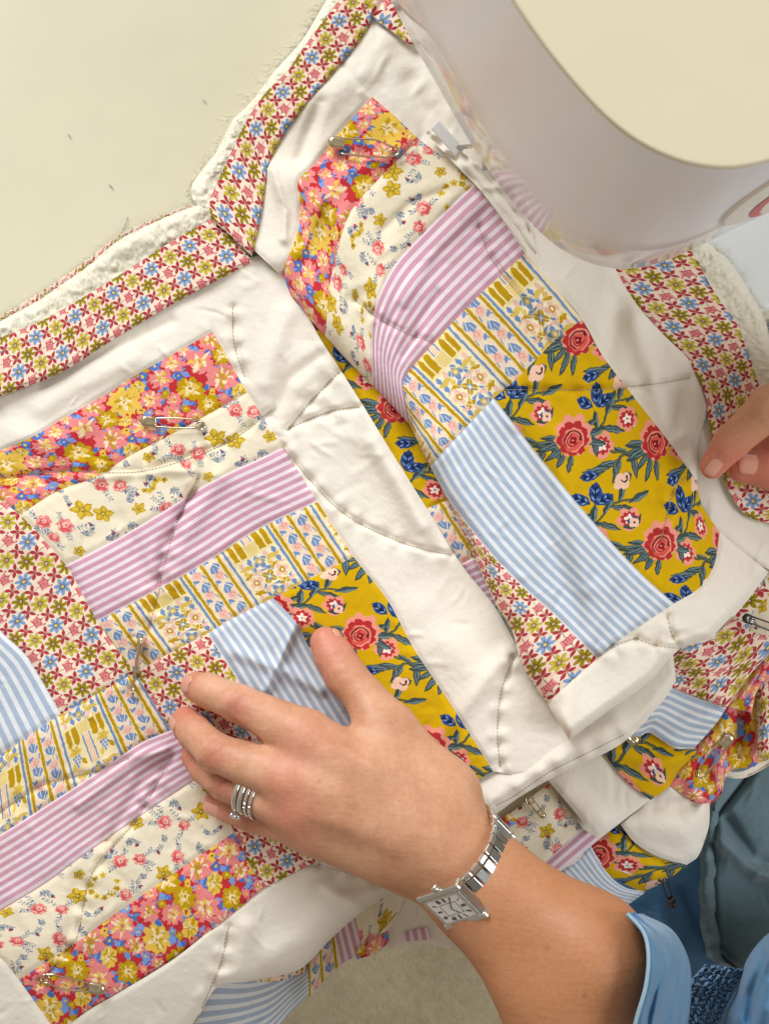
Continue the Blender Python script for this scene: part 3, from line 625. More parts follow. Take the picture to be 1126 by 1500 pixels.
def to_world(x, y, z):
    s = K * (H - z) / H
    return np.stack([(x - CX) * s, -(y - CY) * s, z], -1)
UNDER = Buf()
def patch(sheet, name, mat, T, B, L=None, R=None, swap=False, flipv=False, u0=0.0, v0=0.0, label=None, dip=.0011, lift=0.0, step=2.3, under=True, parent=None, us=1.0):
    T, B = [list(map(tuple, q)) for q in (T, B)]
    L = L or [T[0], B[0]]; R = R or [T[-1], B[-1]]
    lu = (plen(T) + plen(B)) / 2; lv = (plen(L) + plen(R)) / 2
    n, m = max(4, int(lu / step)), max(4, int(lv / step))
    t, b_, l, r = catmull(T, n), catmull(B, n), catmull(L, m), catmull(R, m)
    u = np.linspace(0, 1, n)[:, None, None]; v = np.linspace(0, 1, m)[None, :, None]
    G = (1-v)*t[:, None] + v*b_[:, None] + (1-u)*l[None] + u*r[None] - ((1-u)*(1-v)*t[0] + u*(1-v)*t[-1] + (1-u)*v*b_[0] + u*v*b_[-1])
    x, y = G[..., 0], G[..., 1]
    uu, vv = np.broadcast_to(u[..., 0] * lu, x.shape), np.broadcast_to(v[..., 0] * lv, x.shape)
    de = np.minimum(np.minimum(uu, lu - uu), np.minimum(vv, lv - vv))
    z = sheet.z(x, y) + lift - dip * gauss(de, 4.5)
    Wd = to_world(x, y, z)
    U, V_ = uu * K * 1000 * us, vv * K * 1000 * us
    if flipv: V_ = -V_
    if swap: U, V_ = V_, U
    uv = np.stack([U + u0, V_ + v0], -1).reshape(-1, 2)
    I = np.arange(n * m).reshape(n, m)
    F = np.stack([I[:-1, :-1], I[:-1, 1:], I[1:, 1:], I[1:, :-1]], -1).reshape(-1, 4)
    o = mesh_np(name, Wd.reshape(-1, 3), F, mat, parent or quilt, uv)
    if label: o['label'] = label
    if under:                                  # wadding and backing below this piece
        c = G[::3, ::3] if n > 12 and m > 12 else G; cm = c.reshape(-1, 2).mean(0)
        gx = c[..., 0]; gy = c[..., 1]; zz = sheet.z(gx, gy) + lift - .0032
        UNDER.grid(to_world(gx, gy, zz))
    return o
def sew(sheet, pts, col=None, gap=5.2):
    """quilting stitches: short raised dashes of thread"""
    q = catmull(pts, max(3, int(plen(pts) / gap))); x, y = q[:, 0], q[:, 1]; z = sheet.z(x, y) + .0002
    w = to_world(x, y, z)
    for a, b in zip(w[:-1], w[1:]):
        d = b - a; p = [a + d * .14 - (0, 0, .0003), a + d * .3 + (0, 0, .00035), a + d * .7 + (0, 0, .00035), a + d * .86 - (0, 0, .0003)]
        STI.tube(p, .0002, 5)
STI = Buf()
def fuzz(buf, pts, zf, n, seed, spread, length, side=None):
    """wispy cotton fibres along a polyline (photo px), curling outward"""
    R = np.random.RandomState(seed); q = catmull(pts, 400)
    for i in range(n):
        k = R.randint(2, 397); p = q[k] + R.normal(0, spread, 2); t = q[k+1] - q[k-1]; t /= np.linalg.norm(t); nn = np.array([t[1], -t[0]]) * (side or 1)
        a = R.normal(0, .9); dv = nn * math.cos(a) + t * math.sin(a); L = length * R.gamma(2, .5); c = R.normal(0, .25)
        z = zf(np.array([p[0]]), np.array([p[1]]))[0] + R.uniform(-.001, .0012); ps = []
        for j in range(6):
            ps.append(P(p[0], p[1], max(.0006, z) if z > -.004 else z)); p = p + dv * L / 5; ca, sa = math.cos(c), math.sin(c); dv = np.array([dv[0]*ca - dv[1]*sa, dv[0]*sa + dv[1]*ca]); z += R.normal(.0001, .0006)
        buf.tube(ps, np.linspace(.00013, .00005, 6), 3, cap=False)

# seam lines shared by neighbours (photo px, top-left to right or top to bottom)
a_top = [(-70, 604), (-20, 586), (0, 578), (89, 542), (167, 493), (263, 436), (372, 380)]
f1_top = [(-60, 692), (0, 661), (44, 642), (104, 607), (155, 578), (200, 549), (250, 521), (312, 486)]
f1_bot = [(30, 754), (82, 721), (144, 697), (190, 668), (250, 637), (300, 610), (362, 575)]
s1_bot = [(97, 828), (156, 798), (227, 757), (295, 714), (340, 690), (380, 672), (415, 655)]
p1_bot = [(143, 910), (231, 864), (300, 825), (380, 775), (465, 735)]
t1_bot = [(198, 985), (250, 956), (304, 928), (348, 902), (400, 876), (460, 845), (518, 816)]
sash_l = [(282, 432), (312, 486), (362, 575), (415, 655), (465, 735), (518, 816), (568, 880), (604, 947), (660, 1032), (722, 1130)]
sash_r = [(405, 368), (463, 485), (497, 539), (533, 596), (572, 660), (625, 745), (675, 826), (725, 890), (757, 947), (800, 1020), (838, 1080)]
EB = [(412, 404), (426, 437), (476, 495), (545, 565), (600, 622), (629, 683), (661, 745), (689, 805), (725, 883), (749, 922), (765, 975), (800, 1030)]
stA = [[(341, 450), (343, 503), (359, 553)], [(423, 628), (451, 615), (490, 601), (527, 596)], [(497, 545), (458, 585), (423, 628)],
       [(415, 655), (451, 699), (487, 738), (522, 764), (579, 791), (622, 805), (660, 812)], [(752, 964), (734, 1012), (728, 1068), (732, 1124)],
       [(290, 700), (262, 760), (240, 830), (232, 870), (215, 930), (196, 1010)], [(0, 700), (90, 690), (210, 690), (330, 650), (400, 600)],
       [(0, 1190), (60, 1150), (140, 1130), (190, 1110)], [(60, 1440), (110, 1380), (135, 1280), (200, 1200), (240, 1130)]]
crA = [([(292, 712), (262, 758), (240, 800), (232, 850)], -.0045, 9), ([(318, 700), (285, 758), (262, 800), (252, 850)], .0035, 16), ([(180, 760), (205, 830), (225, 870)], -.002, 14),
       ([(600, 540), (560, 620), (600, 740), (640, 800)], .003, 30), ([(470, 520), (420, 560), (400, 610)], -.003, 10), ([(450, 440), (480, 500), (440, 560)], .003, 22),
       ([(420, 460), (400, 520), (390, 560)], .003, 16), ([(545, 650), (590, 720), (618, 770)], .004, 14), ([(434, 912), (390, 1010)], .0035, 6), ([(345, 955), (420, 985), (470, 1010)], .003, 10),
       ([(115, 1180), (200, 1110), (240, 1100)], .003, 8), ([(160, 1230), (210, 1140), (250, 1110)], -.0032, 9), ([(115, 1290), (108, 1350), (95, 1390)], -.003, 12), ([(140, 1260), (140, 1330), (125, 1370)], .002, 18),
       ([(120, 620), (90, 650), (30, 640)], .003, 20), ([(60, 600), (110, 570), (190, 530)], .002, 14), ([(130, 700), (230, 690), (280, 690)], .002, 7), ([(620, 900), (700, 990), (690, 1080)], .003, 30),
       ([(640, 1080), (700, 1010), (740, 960)], .003, 14), ([(60, 560), (140, 520), (250, 470)], -.002, 10)]
def baseA(x, y):
    drop = np.clip((y - 1290 + (x - 300) * .35) / 240, 0, 1)
    return .0075 - .030 * drop ** 1.6
A = Sheet(baseA, 1, .0032, .0012, crA, [], stA)

patch(A, "white_border", F_WHT, a_top[:], f1_top, R=[(372, 380), (330, 420), (312, 486)][::1], label="white cotton strip below the calico binding")
patch(A, "floral_patch", F_GAR, f1_top, f1_bot, u0=12, v0=9, label="red patch crowded with pink, yellow and blue flowers, upper left")
patch(A, "sprig_patch", F_SPR, f1_bot, s1_bot, u0=4, v0=3, label="cream patch of small pink roses under the red floral one")
patch(A, "striped_patch", F_PNK, s1_bot, p1_bot, label="pink and white striped patch, upper left block")
patch(A, "trellis_patch", F_TRE, p1_bot, t1_bot, flipv=True, u0=2, v0=37, label="mustard and blue trellis patch below the pink stripes")
c1l = [(198, 985), (250, 1070), (296, 1136), (336, 1205), (385, 1302)]; c1r = [(304, 928), (353, 1004), (420, 1110), (490, 1250)]
patch(A, "calico_patch", F_CAL, [(198, 985), (250, 956), (304, 928)], [(385, 1302), (437, 1276), (490, 1250)], c1l, c1r, u0=3, label="narrow calico patch running under the hand")
b1r = [(400, 876), (434, 912), (454, 951), (504, 1036), (560, 1120), (600, 1185)]
patch(A, "striped_patch", F_BLU, [(304, 928), (348, 902), (400, 876)], [(490, 1250), (600, 1185)], c1r, b1r, swap=True, label="pale blue striped patch between thumb and fingers")
patch(A, "rose_patch", F_ROS, [(400, 876), (460, 845), (518, 816)], [(600, 1185), (686, 1148), (722, 1130)], b1r, sash_l[5:], u0=21, v0=12, label="mustard patch of red roses beside the thumb")
c2l = [(-120, 760), (0, 922), (40, 962), (90, 1046)]; c2r = [(-60, 692), (30, 754), (97, 828), (143, 910), (198, 985)]
patch(A, "calico_patch", F_CAL, [(-120, 760), (-90, 726), (-60, 692)], [(90, 1046), (172, 1000), (198, 985)], c2l, c2r, swap=False, u0=1, v0=4, label="calico patch at the left edge between two blocks")
t2_top = [(-60, 1137), (0, 1106), (90, 1046), (172, 1000), (198, 985)]; t2_bot = [(-60, 1255), (0, 1223), (73, 1177), (142, 1132), (207, 1088), (250, 1070)]
patch(A, "striped_patch", F_BLU, [(-220, 880), (-120, 760)], [(-160, 1190), (-60, 1137), (0, 1106), (90, 1046)], [(-220, 880), (-160, 1190)], c2l, swap=True, label="pale blue striped patch at the left edge")
patch(A, "trellis_patch", F_TRE, t2_top, t2_bot, R=[(198, 985), (250, 1070)], u0=11, v0=17, label="trellis patch with grapes, lower left block")
p2_bot = [(-60, 1372), (0, 1335), (67, 1294), (124, 1252), (224, 1183), (296, 1136)]
patch(A, "striped_patch", F_PNK, t2_bot, p2_bot, label="pink and white striped patch, lower left block")
s2_bot = [(28, 1435), (70, 1408), (109, 1383), (169, 1339), (250, 1283), (343, 1219)]
patch(A, "sprig_patch", F_SPR, p2_bot, s2_bot, L=[(-60, 1372), (0, 1403), (28, 1435)], R=[(296, 1136), (336, 1205), (343, 1219)], u0=30, v0=28, label="cream rose sprig patch, lower left block")
f2_bot = [(85, 1515), (127, 1482), (178, 1452), (260, 1401), (320, 1355), (385, 1302)]
patch(A, "floral_patch", F_GAR, s2_bot, f2_bot, R=[(343, 1219), (362, 1258), (385, 1302)], u0=40, v0=30, label="red patch crowded with yellow and pink flowers, bottom left")
patch(A, "white_border", F_WHT, [(-90, 1395), (-60, 1372)], [(20, 1560), (85, 1515)], [(-90, 1395), (-20, 1430), (10, 1470), (35, 1505), (60, 1540)][:0] or None, [(-60, 1372), (0, 1403), (28, 1435), (85, 1515)], label="white edging strip at the bottom left corner")
patch(A, "sprig_patch", F_SPR, [(-150, 1430), (-90, 1395)], [(-60, 1600), (20, 1560)], lift=-.002, label="sliver of sprig print at the bottom left corner")
patch(A, "white_sashing", F_WHT, [(282, 432), (335, 388), (405, 368)], [(722, 1130), (790, 1135), (838, 1080)], sash_l, sash_r, label="long white strip between the two blocks")
# next block of the same layer, mostly under the turned-over part
y2b = [(625, 745), (680, 722), (730, 700)]
patch(A, "rose_patch", F_ROS, [(463, 485), (520, 455), (570, 430)], y2b, [(463, 485), (497, 539), (533, 596), (572, 660), (625, 745)], [(570, 430), (650, 560), (730, 700)], u0=3, v0=30, lift=-.002, label="shadowed strip of mustard rose print under the fold")
t3b = [(675, 826), (730, 800), (780, 775)]
patch(A, "trellis_patch", F_TRE, y2b, t3b, swap=False, u0=3, lift=-.002, label="shadowed strip of trellis print under the fold")
patch(A, "striped_patch", F_PNK, t3b, [(725, 890), (780, 870), (840, 845)], lift=-.002, label="shadowed sliver of pink stripes under the fold")
patch(A, "sprig_patch", F_SPR, [(725, 890), (840, 845)], [(800, 1020), (900, 950)], lift=-.003, label="shadowed sliver of sprig print under the fold")
# lower border and hanging part
stD = [[(466, 1266), (502, 1277), (541, 1284), (576, 1280)], [(335, 1357), (324, 1410), (296, 1477)]]
D = Sheet(lambda x, y: baseA(x, y) , 8, .003, .0012, [([(470, 1300), (520, 1330), (535, 1345)], .005, 14), ([(400, 1400), (450, 1370), (480, 1320)], .004, 24), ([(300, 1480), (350, 1420), (360, 1360)], .004, 16), ([(500, 1300), (560, 1290)], -.004, 10), ([(440, 1250), (500, 1285), (580, 1280)], -.003, 12)],
          [([(626, 1250), (590, 1294), (526, 1339), (485, 1375), (452, 1410), (430, 1424), (363, 1438), (317, 1447), (270, 1520)], 20, .010)], stD)
d_bot = [(160, 1600), (270, 1520), (317, 1447), (363, 1438), (430, 1424), (452, 1410), (485, 1375), (526, 1339), (590, 1294), (632, 1250)]
patch(D, "white_border", F_WHT, [(85, 1515), (127, 1482), (178, 1452), (260, 1401), (385, 1302), (490, 1250), (600, 1185), (686, 1148)], d_bot, [(85, 1515), (160, 1600)], [(686, 1148), (632, 1250)], label="crumpled white border at the bottom, falling off the table")
D2 = Sheet(-.045, 12, .006, .003, [([(480, 1500), (450, 1450), (470, 1390)], .008, 18), ([(560, 1380), (540, 1330)], .006, 12)])
patch(D2, "striped_patch", F_BLU, [(320, 1425), (372, 1430), (430, 1415), (460, 1400)], [(240, 1580), (380, 1530), (430, 1478), (478, 1432)], swap=False, label="grey striped patch hanging over the table edge")
patch(D2, "calico_patch", F_CAL, [(360, 1425), (400, 1410), (450, 1395)], [(372, 1438), (410, 1437), (447, 1424)], lift=.004, label="scrap of calico on the hanging edge")
patch(D2, "trellis_patch", F_TRE, [(450, 1400), (472, 1375), (495, 1350)], [(452, 1462), (478, 1432), (505, 1408)], lift=.001, label="hanging trellis patch at the carpet edge")
patch(D2, "striped_patch", F_PNK, [(488, 1365), (500, 1350), (520, 1335)], [(498, 1412), (515, 1404), (535, 1395)], swap=True, lift=.002, label="hanging pink striped sliver")
patch(D2, "sprig_patch", F_SPR, [(515, 1340), (560, 1305), (600, 1280)], [(528, 1400), (552, 1372), (585, 1335)], lift=.0015, u0=10, label="hanging sprig patch below the white border")
patch(D2, "floral_patch", F_GAR, [(522, 1390), (545, 1375), (568, 1362)], [(522, 1406), (550, 1396), (570, 1380)], lift=.004, u0=20, label="hanging scrap of red floral")
patch(D2, "white_border", F_WHT, [(585, 1335), (602, 1290), (640, 1240)], [(545, 1400), (601, 1382), (668, 1392), (720, 1400)], R=[(640, 1240), (720, 1330), (720, 1400)], lift=-.002, label="white border hanging beside the wristwatch")
patch(D2, "striped_patch", F_PNK, [(590, 1366), (626, 1358)], [(592, 1379), (630, 1376)], swap=True, lift=.001, label="tiny pink striped scrap at the hanging hem")

# --- turned-over part
f3_l = [(545, 142), (497, 195), (460, 242), (437, 265), (439, 302), (437, 337), (412, 404), (426, 437)]
f3_r = [(613, 204), (561, 256), (517, 305), (497, 355), (483, 419), (476, 495)]
s3_b = [(694, 270), (664, 298), (607, 355), (579, 387), (558, 426), (545, 471), (545, 565)]
p4_b = [(769, 371), (725, 410), (684, 450), (640, 497), (600, 542), (590, 565), (600, 622)]
t4_b = [(852, 468), (814, 497), (755, 556), (706, 600), (629, 683)]
blk_r = [(852, 468), (882, 521), (925, 578), (975, 642), (1017, 702), (1028, 741), (1053, 780)]
blk_m = [(723, 583), (808, 692), (882, 780), (939, 841), (987, 884)]
bs3_l = [(629, 683), (657, 734), (717, 810), (765, 860), (811, 901), (874, 965)]
stB = [[(740, 571), (808, 571), (860, 571), (926, 566), (975, 560), (1010, 553)], [(1000, 700), (985, 720), (975, 760), (965, 800)], [(931, 935), (952, 943), (977, 948), (1000, 950)], [(977, 903), (983, 928), (992, 946)],
       [(870, 962), (900, 945), (930, 935)], [(520, 440), (560, 470), (600, 490), (630, 500)], [(700, 330), (720, 380), (790, 470), (805, 500)]]
crB = [([(437, 265), (500, 330), (560, 430), (595, 560), (625, 640)], .006, 34), ([(810, 640), (830, 740), (860, 860)], .004, 16), ([(760, 640), (800, 780), (850, 920)], -.003, 16), ([(900, 840), (880, 900), (860, 940)], .003, 14),
       ([(655, 205), (694, 254), (735, 310), (775, 374)], .0045, 9), ([(630, 190), (600, 120)], -.003, 16), ([(700, 300), (640, 360), (590, 440)], .0025, 10), ([(640, 430), (590, 520)], -.0022, 7), ([(930, 470), (955, 560), (990, 640)], .004, 18),
       ([(905, 440), (890, 520)], -.003, 18), ([(1000, 560), (985, 640), (1010, 690)], -.0035, 14), ([(980, 720), (970, 800)], .003, 16), ([(400, 250), (418, 310), (416, 350)], .0035, 7), ([(440, 230), (450, 200), (470, 150)], -.003, 10),
       ([(560, 60), (540, 100), (470, 150)], .003, 22), ([(465, 300), (500, 260), (590, 215)], .002, 14), ([(440, 370), (460, 320), (470, 290)], .003, 10), ([(1030, 820), (960, 880), (900, 960)], .0015, 14), ([(650, 280), (600, 300), (560, 340)], -.002, 8)]
def baseB(x, y):
    z = .021 - .007 * np.clip((430 - y) / 200, 0, 1)
    z = z - .006 * np.clip((470 - x) / 90, 0, 1)
    return z + .006 * np.clip((y - 650) / 300, 0, 1)
stB_roll = [(EB, 34, .014), ([(833, 1084), (888, 1043), (952, 997), (995, 951), (1041, 936), (1088, 887), (1121, 842), (1160, 820)], 15, .012), ([(800, 1030), (833, 1084)], 14, .010),
            ([(1013, 530), (1033, 580), (1035, 605), (1021, 650), (1022, 700)], 12, .008)]
Bs = Sheet(baseB, 21, .0036, .0013, crB, stB_roll, stB)
patch(Bs, "floral_patch", F_GAR, f3_l, f3_r, L=[(545, 142), (580, 172), (613, 204)], u0=25, v0=2, label="red floral patch with an open safety pin, top centre")
patch(Bs, "sprig_patch", F_SPR, f3_r, s3_b, L=[(613, 204), (655, 235), (694, 270)], u0=8, v0=15, label="cream rose sprig patch, top centre")
patch(Bs, "striped_patch", F_PNK, s3_b, p4_b, L=[(694, 270), (735, 322), (769, 371)], label="pink striped patch bending over the fold, centre")
patch(Bs, "trellis_patch", F_TRE, p4_b, t4_b, L=[(769, 371), (812, 420), (852, 468)], flipv=True, u0=22, v0=38, label="trellis patch in the turned-over block")
patch(Bs, "rose_patch", F_ROS, [(852, 468), (814, 497), (755, 556), (723, 583)][::-1], [(987, 884), (1025, 860), (1046, 825), (1053, 780)], blk_m, blk_r, u0=30, v0=9, label="large mustard patch of red roses, right of centre")
patch(Bs, "striped_patch", F_BLU, [(629, 683), (706, 600), (723, 583)], [(874, 965), (915, 932), (987, 884)], bs3_l, blk_m, swap=True, label="large pale blue striped patch, right of centre")
patch(Bs, "calico_patch", F_CAL, [(622, 668), (629, 683)], [(800, 1030), (874, 965)], EB[4:] and [(622, 668), (661, 745), (689, 805), (725, 883), (749, 922), (765, 975), (800, 1030)], bs3_l, swap=True, u0=2, label="calico patch tapering along the fold")
patch(Bs, "white_border", F_WHT, [(800, 1030), (874, 965), (915, 932), (987, 884), (1025, 860), (1046, 825), (1053, 780)], [(833, 1084), (888, 1043), (952, 997), (995, 951), (1041, 936), (1088, 887), (1125, 838)], label="white border folded under at the lower right")
w6l = [(498, 96), (545, 142), (580, 172), (613, 204), (655, 235), (694, 270), (735, 322), (769, 371), (812, 420), (852, 468), (882, 521), (925, 578), (975, 642), (1017, 702)]
w6r = [(549, 12), (600, 50), (680, 90), (760, 160), (840, 260), (904, 400), (933, 447), (968, 487), (1013, 533), (1033, 580), (1035, 605), (1021, 650), (1022, 700), (1020, 704)]
patch(Bs, "white_border", F_WHT, w6l, w6r, label="white border running under the sewing machine head")
patch(Bs, "white_border", F_WHT, [(490, 80), (452, 125), (415, 175), (384, 232), (374, 290), (360, 355)], [(545, 142), (497, 195), (460, 242), (437, 265), (439, 302), (437, 337), (412, 404)], label="creased white border left of the red floral patch")
class Ripple(Sheet):
    def z(s, x, y): return Sheet.z(s, x, y) + .0022 * np.sin(y / 4.3 + 4 * vnoise(y / 26, x * 0, 3)) * np.clip(vnoise(x / 40, y / 40, 8) + .6, 0, 1)
Gs = Ripple(lambda x, y: baseB(x, y) + .004, 30, .001, .0006, [], [([(628, 196), (674, 243), (708, 278), (750, 330), (782, 372)], 7, .004), ([(640, 192), (688, 240), (722, 272), (768, 326), (790, 366)], 7, .005)])
patch(Gs, "gathered_strip", F_WHT, [(622, 194), (666, 240), (702, 277), (745, 332), (776, 374)], [(634, 184), (690, 234), (728, 268), (772, 324), (786, 372)], dip=0, under=False, step=1.4, label="narrow puckered white ridge beside the sewing machine foot")
# lower, darker lining between the white edge and the right-hand binding
Cl = Sheet(lambda x, y: .010 - .012 * np.clip((x - 1040) / 120, 0, 1), 33, .003, .001, [([(1040, 760), (1090, 800), (1126, 830)], .003, 14)])
patch(Cl, "white_border", F_WHT, [(1010, 560), (1050, 600), (1060, 700), (1077, 737), (1099, 759), (1150, 775)], [(1000, 640), (1005, 690), (1020, 745), (1045, 785), (1080, 812), (1150, 845)], label="shaded white lining below the right hand")

# --- bindings, batting
Ab = Sheet(lambda x, y: baseA(x, y) + .0035, 41, .0016, .0004, [], [([(0, 581), (89, 546), (167, 497), (263, 440), (370, 384)], 7, .0025)])
patch(Ab, "binding", F_CAL, [(-60, 522), (0, 495), (71, 465), (178, 401), (249, 355), (314, 318)], [(-60, 606), (0, 581), (89, 546), (167, 497), (263, 440), (370, 384)], R=[(314, 318), (345, 350), (370, 384)], v0=3.7, label="calico binding along the upper left edge", dip=.0005)
bo = [(520, -22), (497, 0), (444, 70), (420, 105), (388, 137), (361, 177), (340, 220), (317, 270), (307, 297), (309, 321)]
bi = [(560, 0), (547, 28), (525, 63), (500, 95), (446, 159), (422, 188), (398, 233), (390, 273), (380, 329), (369, 376)]
Bb = Sheet(lambda x, y: baseB(x, y) + .0035, 42, .0018, .0005, [], [([(560, 0), (547, 28), (525, 63), (500, 95), (446, 159), (422, 188), (398, 233), (390, 273), (380, 329), (369, 376)], 8, .0028), ([(309, 321), (369, 376)], 8, .002)])
patch(Bb, "binding", F_CAL, bo, bi, R=[(309, 321), (338, 345), (369, 376)], v0=3.7, label="calico binding climbing to the top of the picture", dip=.0005)
patch(Bb, "binding", F_CAL, [(540, -30), (580, 8), (612, 62)], [(520, -10), (547, 26), (600, 66)], lift=.001, v0=3.7, label="turned end of binding beside the machine")
Rb = Sheet(lambda x, y: .017 - .004 * np.clip((x - 1050) / 80, 0, 1) - .006 * np.clip((y - 600) / 150, 0, 1), 43, .002, .0006, [], [([(1021, 383), (1040, 417), (1077, 471), (1093, 508), (1112, 564), (1150, 640)], 6, .003)])
patch(Rb, "binding", F_CAL, [(885, 370), (904, 405), (933, 447), (968, 487), (1013, 540), (1032, 580), (1036, 607), (1042, 650), (1059, 700), (1077, 737), (1099, 759), (1150, 772)],
      [(1010, 365), (1021, 383), (1040, 417), (1058, 444), (1077, 471), (1093, 508), (1112, 564), (1128, 600), (1150, 640), (1170, 680), (1190, 710), (1210, 730)], v0=3.7, label="calico binding at the right, under the fingers", dip=.0005)
def lumpy(seed, zt): return Sheet(zt, seed, .0035, .0015)
class Fluff(Sheet):
    def z(s, x, y): return Sheet.z(s, x, y) + .0016 * fbm(x / 9, y / 9, 3, s.seed) + .0007 * fbm(x / 2.6, y / 2.6, 2, s.seed + 3)
BA = Fluff(.0062, 51, .003, .001, [], [([(-60, 505), (-20, 480), (0, 471), (60, 437), (121, 395), (174, 352), (230, 324), (284, 302), (316, 290)], 12, .0055)])
ba_o = [(-60, 505), (-20, 480), (0, 471), (60, 437), (121, 395), (174, 352), (230, 324), (284, 302), (316, 296)]
patch(BA, "batting", F_BAT, ba_o, [(-60, 530), (0, 502), (71, 472), (178, 408), (249, 362), (314, 326)], dip=0, under=False, step=1.6, label="fluffy cream batting along the upper left edge")
bb_o = [(500, -40), (478, 0), (440, 62), (398, 108), (370, 145), (341, 172), (316, 222), (289, 257), (280, 278), (287, 300), (306, 325)]
BB = Fluff(lambda x, y: baseB(x, y) - .002, 52, .003, .001, [], [(bb_o, 14, .010)])
patch(BB, "batting", F_BAT, bb_o, [(540, -40), (505, 0), (450, 75), (425, 110), (393, 142), (366, 182), (346, 225), (323, 270), (314, 297), (313, 310), (315, 325)], dip=0, under=False, step=1.6, label="fluffy cream batting climbing beside the binding")
br_o = [(1035, 355), (1064, 378), (1101, 432), (1120, 468), (1128, 500), (1150, 560), (1190, 640)]
BR = Fluff(lambda x, y: .0145 - .003 * np.clip((x - 1050) / 80, 0, 1), 53, .003, .001, [], [(br_o, 14, .010)])
patch(BR, "batting", F_BAT, [(1012, 365), (1023, 388), (1042, 422), (1076, 475), (1090, 508), (1108, 564), (1140, 640)], br_o, dip=0, under=False, step=1.6, label="fluffy cream batting at the right edge")
patch(Sheet(.0012, 60, .0006, .0002), "backing_edge", F_CAL, [(-60, 492), (0, 463), (56, 430), (118, 388), (172, 346), (228, 319), (286, 298)], [(-60, 500), (0, 471), (60, 438), (121, 396), (174, 353), (230, 325), (284, 304)], dip=0, under=False, label="frayed sliver of calico backing along the table")
FZ = Buf()
fuzz(FZ, ba_o, lambda x, y: BA.z(x, y) * .7, 520, 1, 2.5, 8, 1); fuzz(FZ, bb_o[1:], lambda x, y: BB.z(x, y) - .006, 620, 2, 2.5, 9, -1)
fuzz(FZ, br_o, lambda x, y: BR.z(x, y) - .003, 380, 3, 3, 10, 1); fuzz(FZ, [(1045, 395), (1090, 480), (1115, 540)], lambda x, y: BR.z(x, y) + .001, 140, 4, 9, 9, 1)
fuzz(FZ, [(20, 480), (121, 412), (230, 345), (295, 315)], lambda x, y: BA.z(x, y) + .001, 200, 5, 7, 6, 1); fuzz(FZ, [(470, 30), (380, 140), (305, 260)], lambda x, y: BB.z(x, y) + .001, 240, 6, 7, 7, 1)
tag(FZ.build("batting_fibres", plain("cotton_fibre", srgb(246, 240, 222), 0.9, var=0.01), quilt), None, kind='stuff')

# --- bunched part falling into the lap, lower right
def CS(z, seed, creases=(), rolls=(), puff=.003): return Sheet(z, seed, puff, .001, creases, rolls)
c1b = [(690, 1212), (726, 1192), (760, 1168), (806, 1141), (860, 1116), (914, 1086), (960, 1040), (990, 1000)]
C1 = Sheet(.004, 61, .003, .001, [([(720, 1170), (806, 1118), (900, 1062)], .004, 18)], [(c1b, 16, .012)], [[(726, 1180), (750, 1168), (806, 1130), (858, 1104), (914, 1076)]])
patch(C1, "white_border", F_WHT, [(680, 1150), (735, 1122), (790, 1100), (829, 1068), (888, 1025), (952, 975), (985, 955)], c1b, label="rolled white fold with a stitched edge, lower right")
zc = lambda z0, sx=0, sy=0: (lambda x, y: z0 - sx * (x - 950) - sy * (y - 1100))
C4 = CS(zc(-.006, .00003, .00003), 62, [([(1000, 940), (1060, 1030)], .005, 20)], [([(955, 998), (1010, 1022), (1063, 1040)], 6, .002), ([(1063, 1040), (1088, 1008), (1126, 955)], 10, .008)])
patch(C4, "calico_patch", F_CAL, [(945, 975), (995, 935), (1041, 915), (1075, 880), (1100, 850)], [(948, 996), (980, 1006), (1010, 1018), (1063, 1037), (1100, 1030)][:4], R=[(1100, 850), (1150, 880), (1130, 950), (1100, 985), (1063, 1037)], u0=2, label="calico patch in the bunched folds, lower right")
patch(CS(-.004, 63), "sprig_patch", F_SPR, [(1085, 885), (1103, 862), (1126, 835), (1170, 810)], [(1098, 925), (1120, 930), (1140, 925), (1180, 900)], u0=44, v0=20, label="corner of sprig print at the right edge below the hand")
C5 = CS(zc(-.010, .00002, .00005), 64, [([(930, 1040), (990, 1060), (1050, 1050)], .003, 12)], [([(914, 1084), (950, 1074), (985, 1095), (1015, 1097)], 6, .004)])
patch(C5, "striped_patch", F_BLU, [(948, 996), (980, 1006), (1010, 1018), (1063, 1037)], [(914, 1084), (935, 1080), (950, 1073), (985, 1095), (1015, 1097)], L=[(948, 996), (930, 1040), (914, 1084)], R=[(1063, 1037), (1048, 1060), (1015, 1097)], swap=False, label="grey blue striped patch in the bunched folds")
C6 = CS(zc(-.018, .00003, .00004), 65, [([(900, 1100), (960, 1120), (1010, 1110)], .004, 14), ([(985, 1148), (1010, 1115)], -.004, 10)])
patch(C6, "rose_patch", F_ROS, [(880, 1100), (914, 1080), (950, 1068), (985, 1088), (1022, 1094)], [(952, 1172), (970, 1160), (981, 1150), (1000, 1125), (1018, 1108)], L=[(880, 1100), (915, 1142), (952, 1172)], R=[(1022, 1094), (1018, 1108)], u0=29, v0=17, us=1.0, label="mustard rose patch wedged between white folds")
C7 = CS(zc(-.020, 0, .00006), 66, [([(830, 1160), (880, 1200)], .003, 20)])
patch(C7, "white_border", F_WHT, [(800, 1140), (840, 1118), (882, 1100)], [(876, 1230), (915, 1200), (952, 1172)], label="smooth white strip in the lower folds")
C8 = CS(zc(-.026, 0, .00008), 67, [([(740, 1230), (800, 1200)], .003, 14)])
patch(C8, "sprig_patch", F_SPR, [(690, 1225), (738, 1198), (803, 1148)], [(770, 1300), (805, 1256), (853, 1214)], u0=20, v0=40, label="blurred sprig patch beyond the wrist")
patch(C8, "striped_patch", F_PNK, [(853, 1214), (805, 1256), (780, 1280)], [(878, 1229), (826, 1272), (800, 1292)], label="short pink striped strip beyond the wrist")
